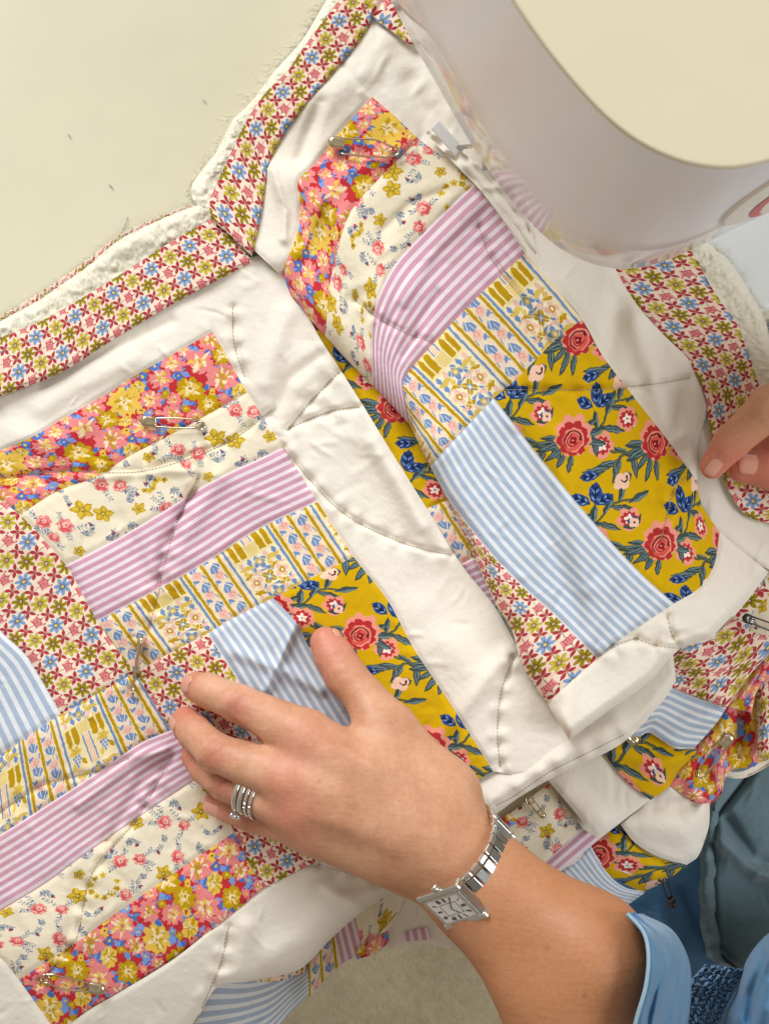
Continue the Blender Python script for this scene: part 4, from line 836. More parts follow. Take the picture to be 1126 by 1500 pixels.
patch(CS(-.022, 68), "floral_patch", F_GAR, [(698, 1222), (720, 1206), (745, 1192)], [(700, 1240), (725, 1226), (760, 1203)], lift=.003, label="scrap of red floral beside the watch")
C9 = CS(zc(-.024, -.00002, .00006), 69, [([(920, 1205), (1000, 1215), (1030, 1190)], .004, 22), ([(960, 1180), (1010, 1180)], -.003, 10)], [([(1039, 1176), (1037, 1210), (1022, 1254), (1005, 1268)], 14, .012)])
patch(C9, "white_border", F_WHT, [(908, 1208), (945, 1178), (981, 1147)], [(1005, 1267), (1022, 1254), (1037, 1212), (1039, 1176)], L=[(908, 1208), (930, 1235), (960, 1253), (1005, 1267)], R=[(981, 1147), (1010, 1172), (1039, 1176)], label="rounded white fold at the lower right")
C10 = CS(zc(-.028, 0, .00008), 70, [([(900, 1240), (960, 1280)], .004, 20)], [([(1007, 1268), (956, 1300), (943, 1305)], 10, .008)])
patch(C10, "rose_patch", F_ROS, [(864, 1238), (885, 1222), (908, 1207)], [(940, 1307), (970, 1293), (1007, 1268)], L=[(864, 1238), (890, 1280), (940, 1307)], R=[(908, 1207), (935, 1240), (965, 1257), (1007, 1268)], u0=14, v0=9, label="mustard rose patch at the bottom of the folds")
patch(C10, "striped_patch", F_BLU, [(864, 1238), (890, 1280), (915, 1300), (946, 1306)], [(815, 1280), (850, 1310), (880, 1325), (906, 1335)], label="pale blue striped hem beside the forearm", us=1.6)
C11 = CS(zc(-.020, .00006, .00004), 71, [([(1040, 1080), (1010, 1130), (1020, 1170)], .006, 14), ([(1090, 1030), (1080, 1100)], -.006, 9), ([(1060, 1060), (1050, 1130)], .006, 12)], [([(1039, 1178), (1055, 1160), (1085, 1140)], 12, .008)])
patch(C11, "floral_patch", F_GAR, [(981, 1150), (1015, 1097), (1063, 1037), (1118, 960)], [(1012, 1174), (1039, 1178), (1056, 1162), (1068, 1130), (1120, 1118), (1150, 1080)], R=[(1118, 960), (1150, 1010), (1150, 1080)], u0=6, v0=44, label="red floral patch with a safety pin, lower right")
C12 = CS(zc(-.014, .00003, .00004), 72, [([(1126, 1030), (1120, 1090)], .004, 14)], [([(1106, 1012), (1112, 1060), (1108, 1110)], 8, .008)])
patch(C12, "calico_patch", F_CAL, [(1106, 1012), (1130, 990), (1180, 950)], [(1110, 1118), (1140, 1106), (1190, 1070)], u0=5, label="calico patch cut by the right edge")
patch(CS(-.012, 73), "floral_patch", F_GAR, [(1068, 1035), (1095, 1000), (1126, 960), (1180, 900)], [(1100, 1045), (1108, 1012), (1130, 990), (1180, 950)], lift=.0, u0=50, label="dark red fold of floral print at the right edge")
patch(CS(-.030, 74, (), [([(1050, 1140), (1090, 1138), (1126, 1118)], 6, .004)]), "backing_edge", F_WHT, [(1050, 1128), (1085, 1130), (1112, 1116), (1126, 1104), (1190, 1060)], [(1056, 1138), (1088, 1140), (1118, 1126), (1140, 1112), (1200, 1070)], label="pale rolled hem above the denim")

patch(CS(-.040, 75), "white_border", F_WHT, [(690, 1190), (790, 1130), (900, 1075), (1030, 1120)], [(790, 1290), (860, 1262), (945, 1285), (1010, 1255)], label="white lining showing between the lower folds")
for pts in stA: sew(A, pts)
for pts in stB: sew(Bs, pts)
for pts in stD: sew(D, pts)
for pts in C1.stitch: sew(C1, pts)
tag(STI.build("quilting_stitches", plain("ecru_thread", srgb(176, 164, 140), 0.8), quilt), None, kind='stuff')
tag(UNDER.build("wadding_layer", F_BAT, quilt), "cream wadding inside the quilt", kind=None)
# ------------------------------------------------------------------ the sewer: hands, forearm, denim dress
def rc(p, z, r): q = P(p[0], p[1], z); return (q, r)
class SDF:
    def __init__(s, lo, hi, h):
        s.lo = np.array(lo, float); s.h = h; s.n = np.ceil((np.array(hi) - s.lo) / h).astype(int) + 1
        s.F = np.full(s.n, 0.03, np.float32)
    def _blk(s, a, b, pad):
        mn = np.minimum(a, b) - pad; mx = np.maximum(a, b) + pad
        i0 = np.maximum(0, np.floor((mn - s.lo) / s.h).astype(int)); i1 = np.minimum(s.n, np.ceil((mx - s.lo) / s.h).astype(int) + 1)
        if (i1 <= i0).any(): return None
        sl = tuple(slice(i, j) for i, j in zip(i0, i1)); g = [s.lo[k] + s.h * np.arange(i0[k], i1[k]) for k in range(3)]
        return sl, g[0][:, None, None], g[1][None, :, None], g[2][None, None, :]
    def cone(s, A_, B_, k=.004, cut=False, flat=1.0):
        (a, ra), (b, rb) = A_, B_; q = s._blk(a, b, max(ra, rb) + .014 + k)
        if q is None: return
        sl, X, Y, Z = q; ab = b - a; L2 = ab @ ab + 1e-12
        t = np.clip(((X - a[0]) * ab[0] + (Y - a[1]) * ab[1] + (Z - a[2]) * ab[2]) / L2, 0, 1)
        d = np.sqrt((X - a[0] - t * ab[0]) ** 2 + (Y - a[1] - t * ab[1]) ** 2 + ((Z - a[2] - t * ab[2]) / flat) ** 2) - (ra + (rb - ra) * t)
        f = s.F[sl]
        if cut: hh = np.clip(.5 - .5 * (f + d) / k, 0, 1); s.F[sl] = f * (1 - hh) + (-d) * hh + k * hh * (1 - hh)
        else: hh = np.clip(.5 + .5 * (f - d) / k, 0, 1); s.F[sl] = f * (1 - hh) + d * hh - k * hh * (1 - hh)
    def bumpf(s, c, r, amp):
        """swell (amp>0) or sink the surface softly round a point"""
        q = s._blk(c, c, r * 2.4)
        if q is None: return
        sl, X, Y, Z = q; s.F[sl] -= (amp * np.exp(-((X - c[0]) ** 2 + (Y - c[1]) ** 2 + (Z - c[2]) ** 2) / r ** 2)).astype(np.float32)
    def mesh(s):
        F = s.F; n = s.n; C_ = [(i, j, k) for i in (0, 1) for j in (0, 1) for k in (0, 1)]
        sub = lambda c: F[c[0]:n[0]-1+c[0], c[1]:n[1]-1+c[1], c[2]:n[2]-1+c[2]]
        neg = sum((sub(c) < 0).astype(np.int8) for c in C_); act = (neg > 0) & (neg < 8)
        idx = np.argwhere(act); vid = -np.ones(act.shape, np.int64); vid[act] = np.arange(len(idx))
        acc = np.zeros((len(idx), 3)); cnt = np.zeros(len(idx))
        for a in C_:
            for ax in range(3):
                if a[ax]: continue
                b = list(a); b[ax] = 1
                fa = F[idx[:,0]+a[0], idx[:,1]+a[1], idx[:,2]+a[2]]; fb = F[idx[:,0]+b[0], idx[:,1]+b[1], idx[:,2]+b[2]]
                m = (fa < 0) != (fb < 0); t = np.where(m, fa / (fa - fb + 1e-20), 0); p = np.array(a, float)[None] + np.zeros((len(idx), 3)); p[:, ax] += t
                acc += p * m[:, None]; cnt += m
        V = s.lo + s.h * (idx + acc / np.maximum(cnt, 1)[:, None]); Fs = []
        for ax in range(3):
            o = [k for k in range(3) if k != ax]
            f0 = F; sl0 = [slice(1, n[k]-1) for k in range(3)]; sl1 = list(sl0); sl0[ax] = slice(0, n[ax]-1); sl1[ax] = slice(1, n[ax])
            a_, b_ = F[tuple(sl0)] < 0, F[tuple(sl1)] < 0; e = np.argwhere(a_ != b_); sg = a_[tuple(e.T)]
            base = e.copy(); base[:, o[0]] += 1; base[:, o[1]] += 1
            def cell(d0, d1):
                c = base.copy(); c[:, o[0]] += d0; c[:, o[1]] += d1; return vid[c[:,0], c[:,1], c[:,2]]
            q = np.stack([cell(-1, -1), cell(0, -1), cell(0, 0), cell(-1, 0)], 1)
            flip = sg if ax != 1 else ~sg
            q[~flip] = q[~flip][:, ::-1]; Fs.append(q[(q >= 0).all(1)])
        return V, np.vstack(Fs)
def smooth_mesh(V, F, it=2, lam=.5):
    e = np.vstack([F[:, [0, 1]], F[:, [1, 2]], F[:, [2, 3]], F[:, [3, 0]]]); e = np.vstack([e, e[:, ::-1]])
    deg = np.bincount(e[:, 0], minlength=len(V))[:, None]
    for k in range(it):
        for l in (lam, -lam * .9):
            m = np.stack([np.bincount(e[:, 0], V[e[:, 1], c], minlength=len(V)) for c in range(3)], 1) / np.maximum(deg, 1); V = V + l * (m - V)
    return V

lh = dict(
 idx=[rc((447, 1080), .047, .0142), rc((350, 1031), .041, .0096), rc((306, 1012), .030, .0088), rc((289, 1006), .0175, .0080)],
 mid=[rc((422, 1138), .051, .0132), rc((318, 1104), .042, .0097), rc((284, 1072), .030, .0086), rc((272, 1057), .0175, .0080)],
 rng=[rc((428, 1185), .048, .0122), rc((330, 1146), .034, .0090), rc((301, 1126), .023, .0080), rc((286, 1108), .0155, .0074)],
 pky=[rc((440, 1214), .040, .0098), rc((368, 1196), .030, .0076), rc((338, 1186), .021, .0070), rc((316, 1178), .0155, .0066)],
 thm=[rc((650, 1165), .044, .0160), rc((573, 1068), .036, .0128), rc((505, 988), .0255, .0102), rc((489, 961), .0205, .0098), rc((477, 941), .0175, .0084)])
W1, W2 = rc((652, 1222), .048, .0190), rc((634, 1258), .045, .0165)
lo = np.array([-.13, -.36, -.002]); hi = np.array([.20, -.045, .150])
S = SDF(lo, hi, .00125)
for key in ('idx', 'mid', 'rng', 'pky'):
    c = lh[key]
    tgt = {'idx': rc((628, 1192), .049, .0165), 'mid': rc((628, 1215), .051, .0165), 'rng': rc((620, 1235), .049, .0160), 'pky': rc((612, 1258), .044, .0150)}[key]
    S.cone(c[0], tgt, .012)
S.cone(rc((560, 1120), .045, .015), rc((575, 1200), .044, .016), .012)
S.cone(rc((470, 1215), .038, .0105), rc((600, 1262), .042, .0155), .012)
c = lh['thm']
for a, b in zip(c[:-1], c[1:]): S.cone(a, b, .004)
S.cone(rc((545, 1062), .040, .0085), rc((600, 1150), .044, .012), .010); S.cone(c[0], W1, .014)
S.cone(W1, rc((705, 1278), .052, .0205), .012); S.cone(W2, rc((690, 1312), .050, .0195), .012)
S.cone(rc((705, 1278), .052, .0205), rc((860, 1396), .068, .028), .012); S.cone(rc((690, 1312), .050, .0195), rc((812, 1446), .064, .027), .012)
S.cone(rc((860, 1396), .068, .028), rc((885, 1500), .056, .028), .012); S.cone(rc((812, 1446), .064, .027), rc((850, 1600), .060, .032), .012)
fing = SDF(lo, hi, .00125)
for key, kk in (('idx', .0028), ('mid', .0028), ('rng', .0028), ('pky', .0028)):
    c = lh[key]; sub = SDF(lo, hi, .00125) if False else None
    for a, b in zip(c[:-1], c[1:]): S.cone(a, b, .0026)
# grooves between the fingers, tendons, knuckles
for p0, p1, z, r in (((385, 1078), (322, 1056), .046, .0022), ((395, 1155), (322, 1128), .043, .0022), ((410, 1203), (350, 1172), .038, .0024)):
    S.cone(rc(p0, z, r * .5), rc(p1, z, r), .005, cut=True)
for key, am in (('idx', .0016), ('mid', .0022), ('rng', .0014), ('pky', .0010)):
    k0 = lh[key][0][0] + np.array([0, 0, .011]); S.bumpf(k0, .011, am); k1 = lh[key][1][0] + np.array([0, 0, .006]); S.bumpf(k1, .008, .0006)
for a, b in ((( 395, 1109), (430, 1116)), ((400, 1160), (440, 1165))): S.bumpf(P(*b, .060), .012, -.0016)
tend = [((470, 1095), (600, 1185)), ((450, 1145), (600, 1205)), ((455, 1185), (600, 1230))]
for a, b in tend:
    for t in np.linspace(0, 1, 14): S.bumpf(P(a[0]*(1-t)+b[0]*t, a[1]*(1-t)+b[1]*t, .064), .0075, .0009 * (1 - .4 * t))
S.bumpf(P(655, 1262, .066), .012, .0012)
for vein in ([(500, 1090), (540, 1120), (590, 1130), (640, 1170)], [(480, 1160), (530, 1170), (575, 1200), (630, 1230)], [(540, 1120), (560, 1150), (575, 1200)], [(490, 1200), (540, 1215), (600, 1250)]):
    for q_ in catmull(vein, 26): S.bumpf(P(q_[0], q_[1], .064 if q_[0] < 700 else .088), .0032, .0006)           # ulna head
# skin creases over the joints
def creases(key, j, n=5, sp=.0017, w=.0075, depth=.0009):
    c = lh[key]; a = c[j][0]; r = c[j][1]; ax = c[j-1][0] - c[j+1][0]; ax /= np.linalg.norm(ax); up = np.array([0, 0, 1.0]); sd = np.cross(ax, up); sd /= np.linalg.norm(sd); nn = np.cross(sd, ax)
    for k in range(n):
        o = a + ax * (k - (n-1)/2) * sp
        for q in np.linspace(-1, 1, 13):
            th = q * .95; S.bumpf(o + nn * math.cos(th) * r + sd * math.sin(th) * r + ax * .0006 * math.sin(q*3 + k), .0011, -depth)
for key in ('idx', 'mid', 'rng', 'pky'): creases(key, 1)
creases('idx', 2, 2, depth=.00025, sp=.002); creases('mid', 2, 2, depth=.00025, sp=.002); creases('thm', 2, 4, depth=.00035)
V1, F1 = S.mesh(); V1 = smooth_mesh(V1, F1, 3)

rh = dict(
 idx=[rc((1240, 560), .060, .0140), rc((1128, 596), .054, .0108), rc((1070, 648), .043, .0088), rc((1043, 683), .036, .0066)],
 mid=[rc((1260, 600), .058, .0140), rc((1165, 640), .040, .0105), rc((1130, 668), .028, .0090), rc((1112, 676), .022, .0080)],
 thm=[rc((1320, 700), .044, .0160), rc((1205, 700), .034, .0130), rc((1128, 688), .031, .0104), rc((1086, 684), .030, .0082)])
lo2 = np.array([.14, -.06, .004]); hi2 = np.array([.36, .13, .11]); S2 = SDF(lo2, hi2, .00125)
for key in rh:
    c = rh[key]
    for a, b in zip(c[:-1], c[1:]): S2.cone(a, b, .003)
for y in (560, 590, 620, 650): S2.cone(rc((1250, y), .058 - (y-560)*.00008, .013), rc((1400, y + 40), .055, .018), .012)
S2.cone(rc((1320, 700), .044, .016), rc((1400, 680), .050, .020), .014); S2.cone(rc((1400, 640), .055, .022), rc((1520, 720), .06, .026), .014)
for key, j in (('idx', 2), ('idx', 1), ('thm', 2)):
    c = rh[key]; a = c[j][0]; r = c[j][1]; ax = c[j-1][0] - c[j+1][0]; ax /= np.linalg.norm(ax); up = np.array([0, 0, 1.0]); sd = np.cross(ax, up); sd /= np.linalg.norm(sd); nn = np.cross(sd, ax)
    for k in range(4):
        for q in np.linspace(-1, 1, 13):
            S2.bumpf(a + ax*(k-1.5)*.0017 + nn*math.cos(q)*r + sd*math.sin(q)*r, .0011, -.0003)
V2, F2 = S2.mesh(); V2 = smooth_mesh(V2, F2, 3)
V = np.vstack([V1, V2]); F = np.vstack([F1, F2 + len(V1)])
red = np.zeros(len(V)); crs = np.zeros(len(V))
def addg(arr, c, r, a): arr += a * np.exp(-((V - c) ** 2).sum(1) / r ** 2)
for key in ('idx', 'mid', 'rng', 'pky'):
    addg(red, lh[key][3][0], .013, 1.0); addg(red, lh[key][2][0], .009, .45); addg(red, lh[key][1][0] + [0, 0, .008], .008, .75); addg(red, lh[key][0][0] + [0, 0, .010], .013, .5)
    addg(crs, lh[key][1][0] + [0, 0, .008], .006, .9)
addg(red, lh['thm'][4][0], .014, 1.0); addg(red, lh['thm'][3][0], .011, .5); addg(red, lh['thm'][2][0], .011, .4)
for key in rh: addg(red, rh[key][3][0], .016, 1.0); addg(red, rh[key][2][0], .014, .6)
tan = np.clip((V[:, 0] - V[:, 1] * .8 - .12) / .10, 0, 1)      # forearm is more tanned than the hand

mole = np.zeros(len(V))
for (mx, my, mr, ma) in ((523, 1064, .0011, .8), (852, 1450, .0008, .8), (903, 1452, .0008, .6), (470, 1140, .0009, .4), (690, 1130, .0008, .4), (800, 1390, .0008, .4)):
    p_ = P(mx, my, .09 if my > 1300 else .06); d_ = np.hypot(V[:, 0] - p_[0], V[:, 1] - p_[1]) + np.where(V[:, 2] < .05, 1, 0); mole += ma * np.exp(-(d_ / mr) ** 2)
def skin_mat():
    m, nt, b = nodes("skin"); v = N(nt, 'ShaderNodeTexCoord').outputs['Object']
    base = ramp(nt, noise(nt, v, 38, 5, .6).outputs['Fac'], [(0.28, srgb(192, 136, 102)), (0.52, srgb(212, 158, 124)), (0.75, srgb(225, 176, 144))])
    at = lambda nm: (lambda a: (setattr(a, 'attribute_name', nm), a.outputs['Fac'])[1])(N(nt, 'ShaderNodeAttribute'))
    c = mix(nt, at('tan'), base.outputs[0], srgb(184, 124, 82)); 
    k = N(nt, 'ShaderNodeMath', operation='MULTIPLY'); k.inputs[1].default_value = .62; k.use_clamp = True; nt.links.new(at('red'), k.inputs[0])
    c = mix(nt, k.outputs[0], c, srgb(214, 118, 104))
    k2 = N(nt, 'ShaderNodeMath', operation='MULTIPLY'); k2.inputs[1].default_value = .5; nt.links.new(at('crs'), k2.inputs[0]); c = mix(nt, k2.outputs[0], c, srgb(160, 96, 74))
    c = mix(nt, at('mole'), c, srgb(120, 70, 48))
    sp = ramp(nt, noise(nt, v, 420, 4, .7).outputs['Fac'], [(0.3, (.90, .86, .83, 1)), (0.6, (1, 1, 1, 1))]); c = mix(nt, 1.0, c, sp.outputs[0], 'MULTIPLY')
    nt.links.new(c, b.inputs['Base Color'])
    b.inputs['Roughness'].default_value = .48; b.inputs['Specular IOR Level'].default_value = .42
    b.inputs['Subsurface Weight'].default_value = .22; b.inputs['Subsurface Radius'].default_value = (1.0, .35, .18); b.inputs['Subsurface Scale'].default_value = .0035
    vor = N(nt, 'ShaderNodeTexVoronoi', feature='DISTANCE_TO_EDGE'); vor.inputs['Scale'].default_value = 1100; nt.links.new(v, vor.inputs['Vector'])
    mp = N(nt, 'ShaderNodeMapping'); mp.inputs['Rotation'].default_value = (0, 0, -.75); mp.inputs['Scale'].default_value = (1, 4.5, 1); nt.links.new(v, mp.inputs[0])
    bump(nt, b, [(noise(nt, mp.outputs[0], 70, 4, .6).outputs['Fac'], .35, .0009), (noise(nt, v, 170, 4, .6).outputs['Fac'], .35, .0007), (vor.outputs['Distance'], .6, .00018), (noise(nt, v, 900, 3).outputs['Fac'], .3, .0001)])
    return m
M_SKIN = skin_mat()
person = thing("person", "person in a blue denim dress guiding the quilt with both hands", "person", tuple(P(1150, 1350, -.73)))
PI_ = Matrix.Translation(-Vector(person.location))
def ppar(o): o.parent = person; o.matrix_parent_inverse = PI_; return o
body = ppar(mesh_np("body", V, F, M_SKIN, None, attr={'red': np.clip(red, 0, 1), 'crs': np.clip(crs, 0, 1), 'tan': tan * .85, 'mole': np.clip(mole, 0, 1)}))
M_NAIL = plain("nail", srgb(220, 158, 136), 0.25, coat=.5, var=.02)
def nail(c0, c1, up, w, name="fingernail", sh=-.0035):
    """a curved plate lying on the last joint"""
    a, r0 = c0; b_, r1 = c1; ax = b_ - a; ax /= np.linalg.norm(ax); up = np.array(up, float); up -= ax * (up @ ax); up /= np.linalg.norm(up); sd = np.cross(ax, up)
    G = []
    for i, u in enumerate(np.linspace(-.0045, .0070, 12)):
        row = []
        for q in np.linspace(-1, 1, 13):
            e = max(0, abs(u - .00125) - .0032) / .0026; ww = w * math.sqrt(max(0.0, 1 - min(1, e) ** 2.5)) + .0004; th = q * ww / r1
            rr = r1 * 1.035 + .0003 - .00035 * abs(q) ** 3 - (.0012 * max(0, (u - .004) / .003) ** 2)
            row.append(b_ + ax * (u + sh) + up * math.cos(th) * rr + sd * math.sin(th) * rr)
        G.append(row)
    b = Buf(); b.grid(np.array(G)); o = b.build(name, M_NAIL); m = o.modifiers.new("thick", 'SOLIDIFY'); m.thickness = .0004; ppar(o)
nail(rh['thm'][2], rh['thm'][3], (.10, .20, .97), .0052)
nail(rh['idx'][2], rh['idx'][3], (-.55, -.80, .05), .0026)
nail(lh['thm'][3], lh['thm'][4], (.88, .45, .12), .0050)
nail(lh['idx'][2], lh['idx'][3], (-.95, .25, -.35), .0042); nail(lh['mid'][2], lh['mid'][3], (-.95, .1, -.35), .0042); nail(lh['pky'][2], lh['pky'][3], (-.9, .1, -.3), .0034)

def denim(name, c1, c2, tws=420):
    m, nt, b = nodes(name); v = N(nt, 'ShaderNodeTexCoord').outputs['Object']
    r = ramp(nt, noise(nt, v, 11, 5, .6).outputs['Fac'], [(0.3, c1), (0.7, c2)])
    mp = N(nt, 'ShaderNodeMapping'); mp.inputs['Rotation'].default_value = (0, 0, .9); nt.links.new(v, mp.inputs[0])
    w = N(nt, 'ShaderNodeTexWave', bands_direction='X'); w.inputs['Scale'].default_value = tws; w.inputs['Distortion'].default_value = 2.5; w.inputs['Detail Scale'].default_value = 3; nt.links.new(mp.outputs[0], w.inputs[0])
    t = ramp(nt, w.outputs['Fac'], [(0, (.84, .86, .88, 1)), (1, (1.0, 1.0, 1.0, 1))]); f = ramp(nt, noise(nt, v, 600, 3, .7).outputs['Fac'], [(0.3, (.82, .85, .88, 1)), (0.7, (1, 1, 1, 1))])
    c = mix(nt, 1, mix(nt, 1, r.outputs[0], t.outputs[0], 'MULTIPLY'), f.outputs[0], 'MULTIPLY')
    nt.links.new(c, b.inputs['Base Color']); b.inputs['Roughness'].default_value = .9; b.inputs['Sheen Weight'].default_value = .25
    bump(nt, b, [(noise(nt, v, 45, 4, .6).outputs['Fac'], .5, .0025), (w.outputs['Fac'], .4, .0002), (noise(nt, v, 300, 3).outputs['Fac'], .35, .0004)])
    return m
D_BR = denim("lit_blue_denim", srgb(76, 138, 196), srgb(116, 174, 220)); D_TE = denim("shaded_teal_denim", srgb(92, 116, 122), srgb(128, 152, 158)); D_SL = denim("pale_lit_denim", srgb(72, 120, 158), srgb(112, 160, 194))  # one garment's denim; its lit and shaded tones are put into separate colours
dress = bpy.data.objects.new("denim_dress", None); COL.objects.link(dress); dress.parent = person; dress.matrix_parent_inverse = PI_
def dpatch(sh, name, mat, T, B, **k): return patch(sh, name, mat, T, B, under=False, parent=dress, **k)
E1 = Sheet(lambda x, y: -.115 - .0001 * (y - 1250), 81, .012, .004, [([(960, 1330), (1000, 1400), (1010, 1460)], .012, 16), ([(1000, 1300), (1040, 1380)], -.010, 14), ([(930, 1340), (985, 1390)], .008, 12), ([(985, 1380), (985, 1480)], -.010, 9)])
dpatch(E1, "skirt_panel", D_BR, [(760, 1240), (900, 1120), (1120, 1000)], [(860, 1600), (1000, 1620), (1160, 1600)], step=3, dip=0, label="denim skirt under the quilt, light put into its blue")
E2 = Sheet(lambda x, y: -.095 - .00008 * (y - 1250), 82, .010, .002, [([(1052, 1230), (1110, 1275), (1180, 1300)], .014, 14), ([(1064, 1200), (1100, 1260), (1180, 1290)], -.010, 10)], [([(1100, 1130), (1046, 1200), (1040, 1290), (1046, 1390), (1100, 1440)], 14, .015)])
dpatch(E2, "skirt_panel", D_TE, [(1046, 1140), (1110, 1105), (1300, 1000)], [(1048, 1400), (1090, 1440), (1300, 1600)], L=[(1046, 1140), (1046, 1200), (1040, 1290), (1048, 1400)], R=[(1300, 1000), (1300, 1600)], step=3, dip=0, label="denim panel with shade put into its grey teal")
dpatch(Sheet(-.060, 83, .012, .003), "skirt_panel", D_TE, [(1085, 440), (1300, 360)], [(1100, 700), (1300, 1150)], step=4, dip=0, label="denim at the right edge beside the batting, shade put into its teal")
# gathered ruffle along the panel seam
rf = catmull([(1058, 1120), (1046, 1180), (1036, 1250), (1034, 1330), (1044, 1400), (1075, 1425)], 130); G = []
for i, (x, y) in enumerate(rf):
    a = i * .62; row = []
    for j, w in enumerate(np.linspace(-10, 15, 9)): row.append(P(x + w + 1.6 * math.sin(a * .5 + j * .3), y + w * .28 + 1.6 * math.sin(a), -.086 + .0035 * math.sin(a + j * .12) * (1 - abs(w - 2) / 22) - .0001 * w * w + .002 * math.sin(i * .21)))
    G.append(row)
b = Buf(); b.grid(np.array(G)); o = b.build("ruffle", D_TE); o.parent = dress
# shirred cuff band: rows of puckers
ca, cb = catmull([(1032, 1412), (1000, 1450), (975, 1500), (955, 1560)], 150), catmull([(1092, 1420), (1065, 1470), (1045, 1530), (1040, 1600)], 150); G = []
for i in range(150):
    row = []
    for j, v in enumerate(np.linspace(0, 1, 70)):
        p = ca[i] * (1 - v) + cb[i] * v; ph = i * .82 + 2.6 * vnoise(i / 9.0, v * 22, 5) * 4 + math.floor(v * 6.999) * 1.7
        puff = abs(math.sin(v * math.pi * 7)); z = -.030 + .0042 * math.sin(ph) * (.35 + .65 * puff) + .004 * puff + .010 * math.sin(v * math.pi)
        row.append(P(p[0], p[1], z))
    G.append(row)
b = Buf(); b.grid(np.array(G)); o = b.build("shirred_cuff", denim("shirred_denim", srgb(104, 150, 190), srgb(150, 192, 222))); o.parent = dress
# sleeve round the forearm
ax0, ax1 = P(903, 1408, .086), P(1010, 1560, .10); ax = ax1 - ax0; L = np.linalg.norm(ax); ax /= L; sd = np.cross(ax, [0, 0, 1.0]); sd /= np.linalg.norm(sd); nn = np.cross(sd, ax); G = []
hem = catmull([(918, 1338), (942, 1366), (949, 1402), (945, 1445), (932, 1490), (915, 1560)], 60); outer = catmull([(940, 1338), (984, 1362), (1008, 1405), (1012, 1455), (1005, 1510), (990, 1600)], 60)
for i in range(60):
    row = []
    for v in np.linspace(0, 1, 48):
        p = hem[i] * (1 - v) + outer[i] * v
        z = .098 + .010 * math.sin(i / 59 * math.pi) * (1 - v) - .10 * v ** 1.7 + (.0045 * math.sin(v * 15 + i * .04 + 7 * vnoise(i / 16.0, v * 2.5, 3)) + .0030 * vnoise(i / 12.0 + v * 4, v * 7, 4) + .0012 * math.sin(v * 27 + 9 * vnoise(i / 20.0, v * 3, 9))) * min(1, v * 3.5) + (.0015 if v < .03 else 0)
        row.append(P(p[0], p[1], z))
    G.append(row)
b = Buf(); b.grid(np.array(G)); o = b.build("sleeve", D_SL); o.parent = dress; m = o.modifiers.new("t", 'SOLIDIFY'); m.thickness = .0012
b = Buf(); b.tube([np.array(g[0]) + (0, 0, .0002) for g in G], .0009, 8); o = b.build("sleeve_hem", denim("hem_denim", srgb(150, 180, 196), srgb(180, 204, 214))); o.parent = dress
E3 = Sheet(lambda x, y: .02 - .0006 * np.abs(x - 1130), 84, .010, .006, [([(1120, 1400), (1100, 1450), (1096, 1500)], -.006, 6), ([(1085, 1440), (1070, 1500)], -.004, 5), ([(1126, 1440), (1110, 1500)], .005, 7), ([(1090, 1440), (1126, 1400), (1150, 1380)], .010, 16)], [([(1126, 1365), (1095, 1400), (1078, 1450), (1050, 1500), (1030, 1560)], 26, .03)])
dpatch(E3, "sleeve", D_SL, [(1160, 1350), (1126, 1366), (1095, 1402), (1078, 1450), (1050, 1500), (1030, 1560)], [(1300, 1350), (1300, 1600)], step=3, dip=0, label="denim fold in the bottom right corner, light put into its pale blue")

# ------------------------------------------------------------------ wristwatch
M_SS = plain("brushed_steel", srgb(176, 178, 176), 0.24, metal=1.0, var=.04, bumpscale=900, bumpdist=.00006); M_SP = plain("polished_steel", srgb(226, 222, 214), 0.10, metal=1.0, var=.02)
M_DIAL = plain("silver_dial", srgb(226, 220, 212), 0.5, var=.02); M_INK = plain("black_numerals", srgb(30, 28, 30), 0.5); M_BLH = plain("blued_hand", srgb(30, 50, 110), 0.25, metal=.6)
watch = thing("wristwatch", "rectangular steel wristwatch on the left wrist with roman numeral dial", "wristwatch", tuple(P(668, 1250, .045)))
WI = Matrix.Translation(-Vector(watch.location))
def wpar(o, p=None): o.parent = p or watch; 
def wp(o): o.parent = watch; o.matrix_parent_inverse = WI; return o
wc = P(675, 1253, .0465); eu = P(675 + 74, 1253 - 67, .0465) - wc; ru = np.linalg.norm(eu) * .73; eu /= np.linalg.norm(eu); ev = P(675 + 40, 1253 + 40, .0465) - wc; ev = ev / np.linalg.norm(ev) * .30 + np.array([0, 0, .95]); ev /= np.linalg.norm(ev)
rv = .0300; eax = np.cross(eu, ev); eax /= np.linalg.norm(eax)
if eax[1] > 0: eax = -eax            # points to the elbow
def wring(th, off=0.0, al=0.0):
    p = wc + eu * math.cos(th) * (ru + off) + ev * math.sin(th) * (rv + off); return p + eax * al
def wframe(th):
    t = wring(th + .01) - wring(th - .01); t /= np.linalg.norm(t); n = np.cross(t, eax); n /= np.linalg.norm(n)
    if n @ (wring(th) - wc) < 0: n = -n
    return t, n
TH = math.radians(122); tc, nc = wframe(TH); cc = wring(TH, .0038)
xa = -tc if (-tc)[0] > 0 else tc       # along the strap, towards upper right
ya = eax                               # towards the elbow
CL, CW = .0138, .0108
def wl(x, y, z=0.0): return cc + xa * x + ya * y + nc * z
Bx = Buf(); Bx.box(cc, (xa, ya, nc), (CL * .90, CW * .98, .0026)); case = wp(bevel(Bx.build("case", M_SS, None, False), .0006)) 
for s_ in (-1, 1):                     # long rails that run on into the lugs
    q = Buf(); q.box(wl(0, s_ * CW, .0002), (xa, ya, nc), (CL, .0019, .0031)); wp(bevel(q.build("case_rail", M_SP, None, False), .0014, 4))
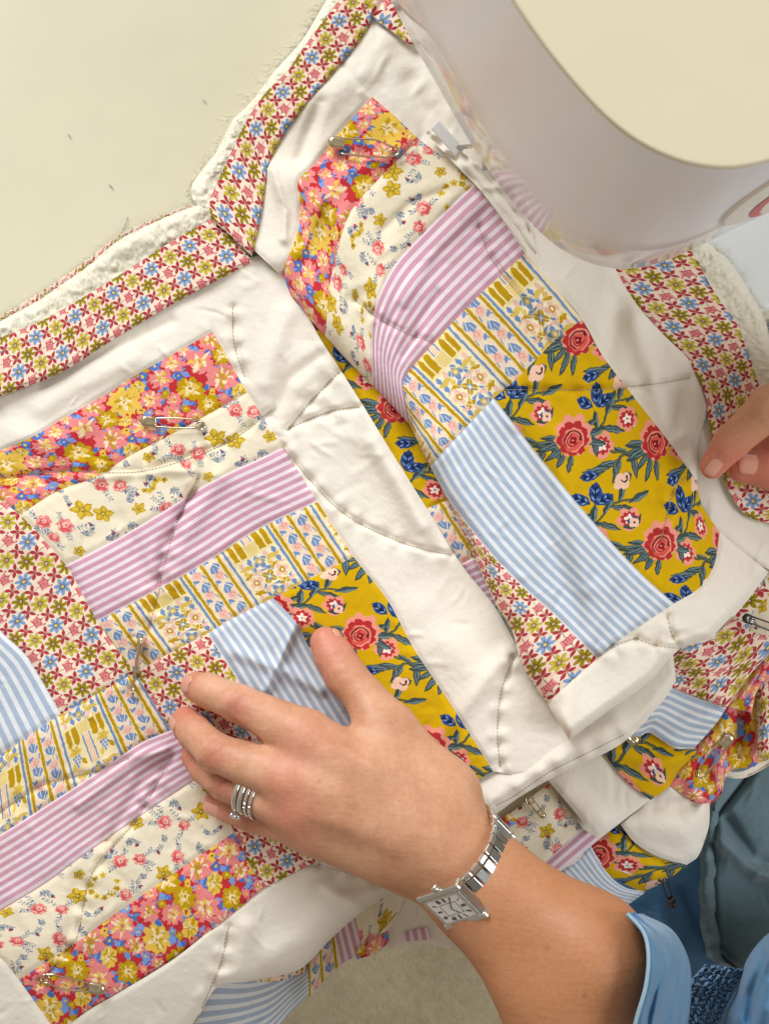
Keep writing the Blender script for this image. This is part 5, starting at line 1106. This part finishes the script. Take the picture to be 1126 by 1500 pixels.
q = Buf(); q.box(wl(0, 0, .0027), (xa, ya, nc), (CL * .70, CW * .74, .0003)); wp(q.build("dial", M_DIAL, None, False))
for s_ in (-1, 1):
    q = Buf(); q.box(wl(s_ * CL * .76, 0, .0026), (xa, ya, nc), (.0010, CW * .82, .0008)); wp(bevel(q.build("bezel_bar", M_SP, None, False), .0004))
    q = Buf(); q.box(wl(0, s_ * CW * .79, .0026), (xa, ya, nc), (CL * .72, .0007, .0008)); wp(bevel(q.build("bezel_bar", M_SP, None, False), .0004))
NUM = {1: 'I', 2: 'II', 3: 'III', 4: 'IIII', 5: 'V', 6: 'VI', 7: 'VII', 8: 'VIII', 9: 'IX', 10: 'X', 11: 'XI', 12: 'XII'}
q = Buf(); X3 = -ya; Y12 = -xa if False else np.array(xa)   # twelve towards the upper right strap, three (crown) towards the hand
HX, HY = CW * .58, CL * .54
for h, s_ in NUM.items():
    a = math.radians(h * 30); dx, dy = math.sin(a), math.cos(a); sc = min(HX / abs(dx) if abs(dx) > 1e-6 else 9, HY / abs(dy) if abs(dy) > 1e-6 else 9)
    ctr = wl(0, 0, .00312) + X3 * dx * sc + Y12 * dy * sc; r_ = X3 * dx + Y12 * dy; t_ = X3 * dy - Y12 * dx; w_ = .00052; x = -w_ * (len(s_) - 1) / 2; hl = .0013
    for ch in s_:
        o_ = ctr + t_ * x
        segs = {'I': [(0, 0)], 'V': [(-.00028, 0), (.00028, 0)], 'X': [(-.0003, .0003), (.0003, -.0003)]}[ch]
        for u0_, u1_ in segs:
            p0 = o_ + r_ * hl + t_ * u0_; p1 = o_ - r_ * hl + t_ * u1_; dd = p1 - p0; L_ = np.linalg.norm(dd); q.box((p0 + p1) / 2, (dd / L_, np.cross(dd / L_, nc), nc), (L_ / 2, .00013, .00004))
        x += w_ * (1.3 if ch in 'VX' else 1)
wp(q.build("numerals", M_INK, None, False))
for s_ in (1, 2):                      # minute track
    pass
q = Buf()
for a_, b_ in (((-1, -1), (1, -1)), ((1, -1), (1, 1)), ((1, 1), (-1, 1)), ((-1, 1), (-1, -1))):
    p0, p1 = wl(0, 0, .0031) + X3 * a_[0] * HX * .62 + Y12 * a_[1] * HY * .66, wl(0, 0, .0031) + X3 * b_[0] * HX * .62 + Y12 * b_[1] * HY * .66; dd = p1 - p0; L_ = np.linalg.norm(dd)
    q.box((p0 + p1) / 2, (dd / L_, np.cross(dd / L_, nc), nc), (L_ / 2, .0001, .00003))
wp(q.build("minute_track", M_INK, None, False))
for ang, L_, nm in ((math.radians(305), .0040, "hour_hand"), (math.radians(60), .0060, "minute_hand")):
    dd = X3 * math.sin(ang) + Y12 * math.cos(ang); q = Buf(); q.box(wl(0, 0, .0034) + dd * L_ / 2, (dd, np.cross(dd, nc), nc), (L_ / 2, .00022, .00005)); wp(q.build(nm, M_BLH, None, False))
q = Buf(); cr0 = wl(0, 0, .0012) - ya * (CW + .0014); q.tube([cr0, cr0 - ya * .0010, cr0 - ya * .0028, cr0 - ya * .0034], [.0019, .0021, .0020, .0011], 16); crown = wp(q.build("crown", M_SP))
# bracelet: three-row links all round the wrist
nl = 30
for i in range(nl):
    th = TH + (i + .5) * 2 * math.pi / nl; dth = (th - TH + math.pi) % (2 * math.pi) - math.pi
    if abs(dth) < .27: continue
    t, n_ = wframe(th); w2 = .0092; ll = np.linalg.norm(wring(th + math.pi / nl) - wring(th - math.pi / nl)) / 2
    q = Buf(); q.box(wring(th, .0010), (t, eax, n_), (ll * .93, w2 * .62, .0011)); wp(bevel(q.build("bracelet_link", M_SS, None, False), .0005, 2))
    for s_ in (-1, 1):
        q = Buf(); q.box(wring(th + math.pi / nl * .0, .0010, s_ * w2 * .84), (t, eax, n_), (ll * .98, w2 * .17, .0013)); wp(bevel(q.build("bracelet_edge_link", M_SP, None, False), .0006, 2))

# ------------------------------------------------------------------ finger rings
(a, ra), (b_, rb) = lh['rng'][0], lh['rng'][1]; fx = a - b_; fl = np.linalg.norm(fx); fx /= fl; up = np.array([0, 0, 1.0]); s1 = np.cross(fx, up); s1 /= np.linalg.norm(s1); s2 = np.cross(s1, fx)
def band(t, r, wd, th, n=56, lab="", stones=0, claws=False, mat=M_SP):
    o0 = b_ + fx * fl * t; R_ = (rb + (ra - rb) * t) + .0004
    rt = thing("finger_ring", lab, "ring", tuple(o0), "rings stacked on the ring finger"); inv = Matrix.Translation(-Vector(o0))
    G = []
    for i in range(n):
        an = 2 * math.pi * i / n; d_ = s1 * math.cos(an) + s2 * math.sin(an)
        G.append([o0 + d_ * (R_ + th / 2 + th * .55 * math.sin(q)) + fx * wd / 2 * math.cos(q) for q in np.linspace(0, 2 * math.pi, 13)])
    q = Buf(); q.grid(np.array(G), True); o = q.build("band", mat); o.parent = rt; o.matrix_parent_inverse = inv
    if stones:
        for i in range(stones):
            an = 2 * math.pi * i / stones; d_ = s1 * math.cos(an) + s2 * math.sin(an); c0 = o0 + d_ * (R_ + th * .95); e1 = np.cross(d_, fx)
            q = Buf(); ring = [c0 + (fx * math.cos(k) + e1 * math.sin(k)) * .00062 for k in np.linspace(0, 2*math.pi, 7)[:-1]]; q.grid(np.array([[r_, c0 + d_ * .00042 + (r_ - c0) * .45, c0 + d_ * .00045] for r_ in ring]), True)
            o = q.build("stone", M_GEM, None, False); o.parent = rt; o.matrix_parent_inverse = inv
    if claws:
        an = math.radians(claws); d_ = s1 * math.cos(an) + s2 * math.sin(an); e1 = np.cross(d_, fx); c0 = o0 + d_ * (R_ + th)
        for k in range(6):
            aa_ = k * math.pi / 3; p0 = c0 + (fx * math.cos(aa_) + e1 * math.sin(aa_)) * .0010; p1 = c0 + d_ * .0022 + (fx * math.cos(aa_) + e1 * math.sin(aa_)) * .0026; p2 = c0 + d_ * .0034 + (fx * math.cos(aa_) + e1 * math.sin(aa_)) * .0022
            q = Buf(); q.tube([p0, p1, p2], [.0004, .00036, .0003], 8); o = q.build("claw", M_SP); o.parent = rt; o.matrix_parent_inverse = inv
        q = Buf(); rr = [c0 + d_ * .0024 + (fx * math.cos(k) + e1 * math.sin(k)) * .0022 for k in np.linspace(0, 2*math.pi, 9)[:-1]]; q.grid(np.array([[c0 + d_ * .0004, r_, c0 + d_ * .0032 + (r_ - c0 - d_ * .0024) * .55, c0 + d_ * .0033] for r_ in rr]), True)
        o = q.build("gemstone", M_GEM, None, False); o.parent = rt; o.matrix_parent_inverse = inv
M_GEM, ntg, bg = nodes("clear_stone"); bg.inputs['Base Color'].default_value = (.95, .97, 1, 1); bg.inputs['Roughness'].default_value = .03; bg.inputs['IOR'].default_value = 2.2; bg.inputs['Transmission Weight'].default_value = .6; bg.inputs['Metallic'].default_value = .3
band(.30, .009, .0026, .0016, lab="plain silver ring nearest the fingertip, with a raised claw stone", claws=14)
band(.385, .009, .0026, .0016, lab="plain silver ring between the claw ring and the stone-set bands")
band(.465, .009, .0019, .0011, lab="thin silver ring set with small stones, third from the fingertip", stones=30)
band(.54, .009, .0019, .0011, lab="thin beaded silver ring nearest the knuckle", stones=26)

# ------------------------------------------------------------------ safety pins
M_PIN = plain("nickel_wire", srgb(214, 200, 168), 0.18, metal=1.0, var=.05); M_DPIN = plain("dark_wire", srgb(96, 92, 90), 0.22, metal=1.0, var=.05)
def safety_pin(cap, coil, z0, z1, lab, openness=.0, tilt=0.0, mat=M_PIN, flip=1, bend=0.0, sc=1.0):
    A0, B0 = P(cap[0], cap[1], z0), P(coil[0], coil[1], z1); ax = B0 - A0; L = np.linalg.norm(ax); ax /= L; sd = np.cross([0, 0, 1.0], ax); sd /= np.linalg.norm(sd); n_ = np.cross(ax, sd); sd, n_ = sd * math.cos(tilt) + n_ * math.sin(tilt), n_ * math.cos(tilt) - sd * math.sin(tilt); sd = sd * flip
    rt = thing("safety_pin", lab, "safety pin", tuple(A0), "safety pins basting the quilt"); inv = Matrix.Translation(-Vector(A0)); hw = .0024 * sc; r = .00050 * (.5 + .5 * sc)
    pt = lambda u, v, w=0: A0 + ax * u + sd * v + n_ * w
    w1 = [pt(.001, hw), pt(L * .3, hw * 1.0 + bend * .3), pt(L * .62, hw * .9 + bend), pt(L * .86, hw * .55 + bend * .4)]
    coilp = [pt(L - .0022 + math.cos(q) * .0022, math.sin(q) * .0022, .0006 * (q / 6.28 - .7)) for q in np.linspace(math.pi * .62, -math.pi * 2.45, 34)]
    w2 = [pt(L * .82, -hw * 1.3 - openness * .25), pt(L * .5, -hw * 1.2 - openness * .6), pt(L * .12, -hw * .8 - openness)]
    q = Buf(); q.tube(np.vstack([catmull(w1, 14), np.array(coilp), catmull(w2, 14)]), r, 8); o = q.build("pin_wire", mat); o.parent = rt; o.matrix_parent_inverse = inv
    G = []
    for i, u in enumerate(np.linspace(-.0030, .0055, 14)):
        u = u * 1.0; e = max(0, (-u) / .0030); ww = .0030 * sc * math.sqrt(max(.02, 1 - e ** 2)) * (1 - .10 * max(0, u / .0055)); hh = .0015 * math.sqrt(max(.03, 1 - e ** 2)) * (1 - .2 * (u > .004))
        G.append([pt(u * sc, ww * math.cos(a_), hh * math.sin(a_) * (1 - .35 * (abs(math.cos(a_)) < .5 and u > 0))) for a_ in np.linspace(0, 2 * math.pi, 25)])
    q = Buf(); q.grid(np.array(G)); o = q.build("pin_cap", mat); o.parent = rt; o.matrix_parent_inverse = inv; o.modifiers.new("t", 'SOLIDIFY').thickness = .0003
def zs(sh, x, y): return float(sh.z(np.array([float(x)]), np.array([float(y)]))[0])
safety_pin((489, 208), (584, 222), zs(Bs, 489, 208) + .004, zs(Bs, 584, 222) + .003, "open safety pin with a bent wire on the red floral patch at the top", openness=.0035, bend=.0022)
safety_pin((214, 617), (300, 624), zs(A, 214, 617) + .0028, zs(A, 300, 624) + .002, "closed safety pin lying level across the red floral and sprig patches", flip=-1)
safety_pin((206, 940), (192, 1018), zs(A, 206, 940) + .0028, zs(A, 192, 1018) + .0015, "safety pin seen edge-on beside the index finger, across the trellis patch", tilt=1.25)
safety_pin((146, 1449), (60, 1433), zs(A, 146, 1449) + .003, zs(A, 60, 1433) + .002, "safety pin on the bottom left floral patch", bend=.0015)
safety_pin((1066, 1082), (1024, 1139), zs(C11, 1066, 1082) + .006, zs(C11, 1024, 1139) + .004, "safety pin on the bunched red floral fold at the lower right", openness=.001)
safety_pin((984, 1325), (968, 1282), -.045, -.040, "dark safety pin dangling over the blue skirt", mat=M_DPIN, tilt=.6, sc=.8)
safety_pin((794, 1194), (772, 1168), zs(C8, 794, 1194) + .006, zs(C8, 772, 1168) + .004, "safety pin half tucked under the white fold near the watch", sc=.55)
safety_pin((1093, 906), (1150, 925), .006, .004, "safety pin under the white edge below the right hand", mat=M_DPIN, sc=.75)
safety_pin((928, 1085), (905, 1062), zs(C6, 928, 1085) + .006, -.006, "safety pin mostly hidden under the stitched white roll")

# ------------------------------------------------------------------ stray threads and lint on the table
M_THR = plain("dark_thread", srgb(96, 90, 76), 0.8)
def thread(pts, lab, r=.00015, mat=M_THR, z=.0006):
    q = catmull(pts, 16); b = Buf(); b.tube([P(x, y, z + .0006 * math.sin(i * .6) ** 2) for i, (x, y) in enumerate(q)], r, 5); o = b.build("loose_thread", mat); tag(o, lab, "thread", "threads fallen on the table")
thread([(188, 318), (184, 330), (180, 338), (176, 350), (174, 358)], "longest dark thread, sticking out above the batting at the left")
thread([(160, 270), (163, 273), (166, 276)], "short dark thread on the bare table above the longest one")
thread([(296, 146), (300, 148), (302, 149)], "tiny thread on the table left of the white batting wisps", .00012)
thread([(100, 197), (104, 200)], "tiny thread on the bare table nearest the left edge", .00014)
